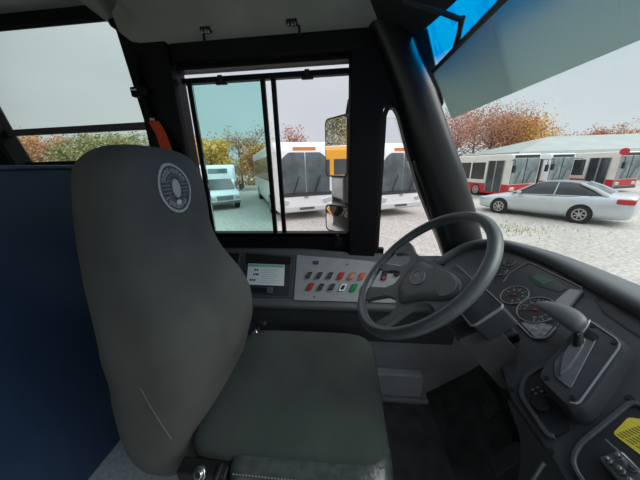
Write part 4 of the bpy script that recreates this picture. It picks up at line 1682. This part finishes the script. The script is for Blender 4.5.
for k in range(4):
    b = BM()
    box(b, (3 + k * 7, .42, 0), (7 + k * 7, .5, 2.3))
    obj('roller_door', b, mat('roller_door_grey', (.32, .33, .33), .5, nscale=2, namt=.05), bd_)


# =================================================================== TREES
def leafmat(name, c1, c2):
    m = mat(name, c1, .85, nscale=1.6, col2=c2, detail=4)
    return m


LM = {'red': leafmat('red_leaves', (.42, .16, .12), (.56, .27, .19)),
      'rust': leafmat('rust_leaves', (.46, .24, .12), (.60, .36, .20)),
      'orange': leafmat('orange_leaves', (.58, .28, .09), (.72, .42, .14)),
      'yellow': leafmat('yellow_leaves', (.72, .44, .08), (.86, .58, .15)),
      'green': leafmat('olive_leaves', (.22, .25, .11), (.42, .42, .20))}


def tree(x, y, top, r, kind, label, dens=1.0, group='autumn trees around the yard'):
    base_z = -.95
    H = top - base_z
    t_ = thing('tree', label, 'tree', (x, y, base_z), world=False, group=group)
    rnd = random.Random(int(x * 31 + y * 17))
    b = BM()
    tube(b, [(0, 0, 0), (.05, 0, H * .45), (0, .05, H * .85)], [.035 * H * .6, .022 * H * .6, .01], 7)
    tips = []
    for k in range(26):
        a = rnd.random() * 2 * PI
        z0 = H * (.22 + .55 * rnd.random())
        L = r * (.55 + .5 * rnd.random()) * (1.15 - .5 * z0 / H)
        e = Vector((math.cos(a) * L, math.sin(a) * L, z0 + L * (.5 + .6 * rnd.random())))
        e.z = min(e.z, H * .98)
        m_ = Vector((0, 0, z0)).lerp(e, .5) + Vector((0, 0, -.05 * L))
        tube(b, [(0, 0, z0), m_, e], [.02 * H * .3, .012 * H * .25, .008], 5)
        tips += [e, m_.lerp(e, .4)]
        for q in range(3):
            e2 = e + Vector((rnd.uniform(-.4, .4) * r, rnd.uniform(-.4, .4) * r, rnd.uniform(.0, .45) * r))
            e2.z = min(e2.z, H)
            tube(b, [m_.lerp(e, .6), e2], [.012, .005], 4)
            tips.append(e2)
    obj('trunk', b, TRUNK, t_)
    vs, fs = [], []
    n = int(2300 * dens * min(1.7, max(1, r / 2.5)))
    for k in range(n):
        c = rnd.choice(tips)
        c = c + Vector((rnd.gauss(0, .17), rnd.gauss(0, .17), rnd.gauss(0, .15))) * r
        if c.z < .1 * H:
            continue
        s = rnd.uniform(.05, .10) * (1.0 + .5 * (dens > .9)) * min(1.35, max(1, r / 3.0))
        u = Vector((rnd.gauss(0, 1), rnd.gauss(0, 1), rnd.gauss(0, 1))).normalized()
        v = u.orthogonal().normalized()
        w = u.cross(v)
        i0 = len(vs)
        vs += [c + v * s, c + w * s * .7, c - v * s, c - w * s * .7]
        fs.append((i0, i0 + 1, i0 + 2, i0 + 3))
    me = bpy.data.meshes.new('foliage')
    me.from_pydata([tuple(v) for v in vs], [], fs)
    f_ = link('foliage', me, LM[kind], t_)
    return t_


def away(x, y, z, k):
    """the same direction from the bus, k times as far"""
    return x * k, y * k, 1.25 + (z - 1.25) * k


for px_, y_, z_, k, r_, kd, lab, dn in (
        (-23, 6.2, 6.2, 1.0, 2.0, 'green', 'tall olive tree standing behind the school bus, seen in the side mirror', 1.4),
        (-22, 9.2, 5.6, 1.0, 2.0, 'rust', 'rust tree behind the school bus, seen in the side mirror', 1.2),
        (-24, 3.2, 5.8, 1.0, 2.0, 'yellow', 'yellow tree behind the school bus, seen in the side mirror', 1.2),
        (-41, 25, 4.6, 1.0, 2.4, 'rust', 'rust brown tree furthest left behind the rear window rail', 1.4),
        (-36.5, 25, 4.8, 1.0, 2.4, 'orange', 'orange tree low in the rear window beside the dark post', 1.4),
        (-32.6, 25, 4.7, 1.0, 2.3, 'rust', 'rust tree in the rear window between an orange and a green one', 1.4),
        (-28.8, 25, 4.7, 1.0, 2.3, 'green', 'olive green tree in the rear window beside the rust one', 1.4),
        (-25.2, 25, 4.7, 1.0, 2.3, 'green', 'olive green tree in the rear window above the seat back', 1.4),
        (-21.5, 25, 4.5, 1.0, 2.2, 'green', 'olive green tree nearest the orange seat belt', 1.4),
        (-14.2, 25, 4.1, 1.0, 1.7, 'orange', 'orange tree behind the left side of the minibus', 1.3),
        (-12.1, 22, 3.3, 1.0, 1.5, 'yellow', 'yellow tree behind the minibus roof', 1.3),
        (-10.6, 25, 4.6, 1.05, 1.6, 'rust', 'bare rust tree between the minibus and the coach', .8),
        (-9.0, 25, 5.0, 1.1, 1.7, 'red', 'tall bare reddish tree beside the window stile', .6),
        (-8.6, 24, 3.0, 1.0, 1.5, 'orange', 'low orange tree behind the coach flank', 1.2),
        (-5.2, 25, 4.8, 1.0, 1.3, 'red', 'small red tree top above the coach roof', .8),
        (1.2, 25, 4.9, 1.0, 1.4, 'red', 'red tree top right behind the tall side mirror', .8),
        (9.0, 25, 4.9, 1.4, 2.4, 'red', 'bare reddish tree next to the round pillar', .8),
        (10.4, 25, 5.4, 1.4, 2.5, 'red', 'tall bare reddish tree rising over the first transit bus door', .75),
        (11.9, 25, 5.3, 1.72, 2.5, 'red', 'tall bare reddish tree above the first transit bus roof', .75),
        (13.4, 25, 5.2, 1.75, 2.4, 'rust', 'rust red tree above the first transit bus windscreen', .9),
        (14.6, 25, 4.6, 1.78, 1.9, 'red', 'deep red tree left of the yellow ones', 1.2),
        (15.4, 25, 4.5, 1.82, 1.9, 'yellow', 'taller yellow tree at the corner of the grey roof', 1.3),
        (16.5, 25, 4.3, 1.8, 1.7, 'yellow', 'yellow tree standing over the left slope of the grey roof', 1.3),
        (17.3, 25, 3.8, 1.85, 1.5, 'orange', 'low orange tree furthest right of the group by the roof', 1.2),
        (20.6, 25, 2.9, 1.9, 1.6, 'red', 'low red tree just showing over the middle of the roof ridge', 1.0),
        (21.8, 25, 3.2, 1.9, 1.0, 'red', 'red tree showing over the roof ridge, beside a taller one', 1.0),
        (23.2, 25, 4.1, 1.9, 1.2, 'rust', 'tallest rusty tree poking above the roof ridge', 1.0),
        (25.4, 25, 3.1, 1.9, 1.6, 'rust', 'rusty tree above the roof ridge at the right edge', 1.0)):
    X_, Y_, Z_ = away(px_, y_, z_, k)
    tree(X_, Y_, Z_, r_ * k, kd, lab, dn)
# low hedge of brush along the back of the yard
rnd = random.Random(5)
vs, fs = [], []
for k in range(9000):
    x = rnd.uniform(-50, 30)
    if -1 < x < 3:
        continue
    yy = (31 if x < 6 else 50) + rnd.gauss(0, .8)
    z = -.95 + abs(rnd.gauss(0, 1.1))
    s = rnd.uniform(.1, .2)
    u = Vector((rnd.gauss(0, 1), rnd.gauss(0, 1), rnd.gauss(0, 1))).normalized()
    v = u.orthogonal().normalized()
    w = u.cross(v)
    c = Vector((x, yy, z))
    i0 = len(vs)
    vs += [c + v * s, c + w * s, c - v * s, c - w * s]
    fs.append((i0, i0 + 1, i0 + 2, i0 + 3))
me = bpy.data.meshes.new('brush')
me.from_pydata([tuple(v) for v in vs], [], fs)
hb = link('brush', me, LM['rust'])
hb['kind'] = 'stuff'
tag(hb, 'low rusty brush growing along the back of the yard', 'brush')
# weeds in the gravel beside the car
vs, fs = [], []
for k in range(260):
    x, y = rnd.gauss(5.4, .8), rnd.gauss(8.3, .4)
    h_ = rnd.uniform(.04, .14)
    a = rnd.random() * PI
    i0 = len(vs)
    dx, dy = .012 * math.cos(a), .012 * math.sin(a)
    vs += [(x - dx, y - dy, -.95), (x + dx, y + dy, -.95), (x + rnd.uniform(-.05, .05), y, -.95 + h_)]
    fs.append((i0, i0 + 1, i0 + 2))
me = bpy.data.meshes.new('weeds')
me.from_pydata(vs, [], fs)
wd = link('weeds', me, mat('weed_green', (.38, .38, .16), .9))
wd['kind'] = 'stuff'
tag(wd, 'sparse yellowish weeds in the gravel before the silver sedan', 'weeds')

for o in bpy.data.objects:
    if '_world' in o:
        del o['_world']
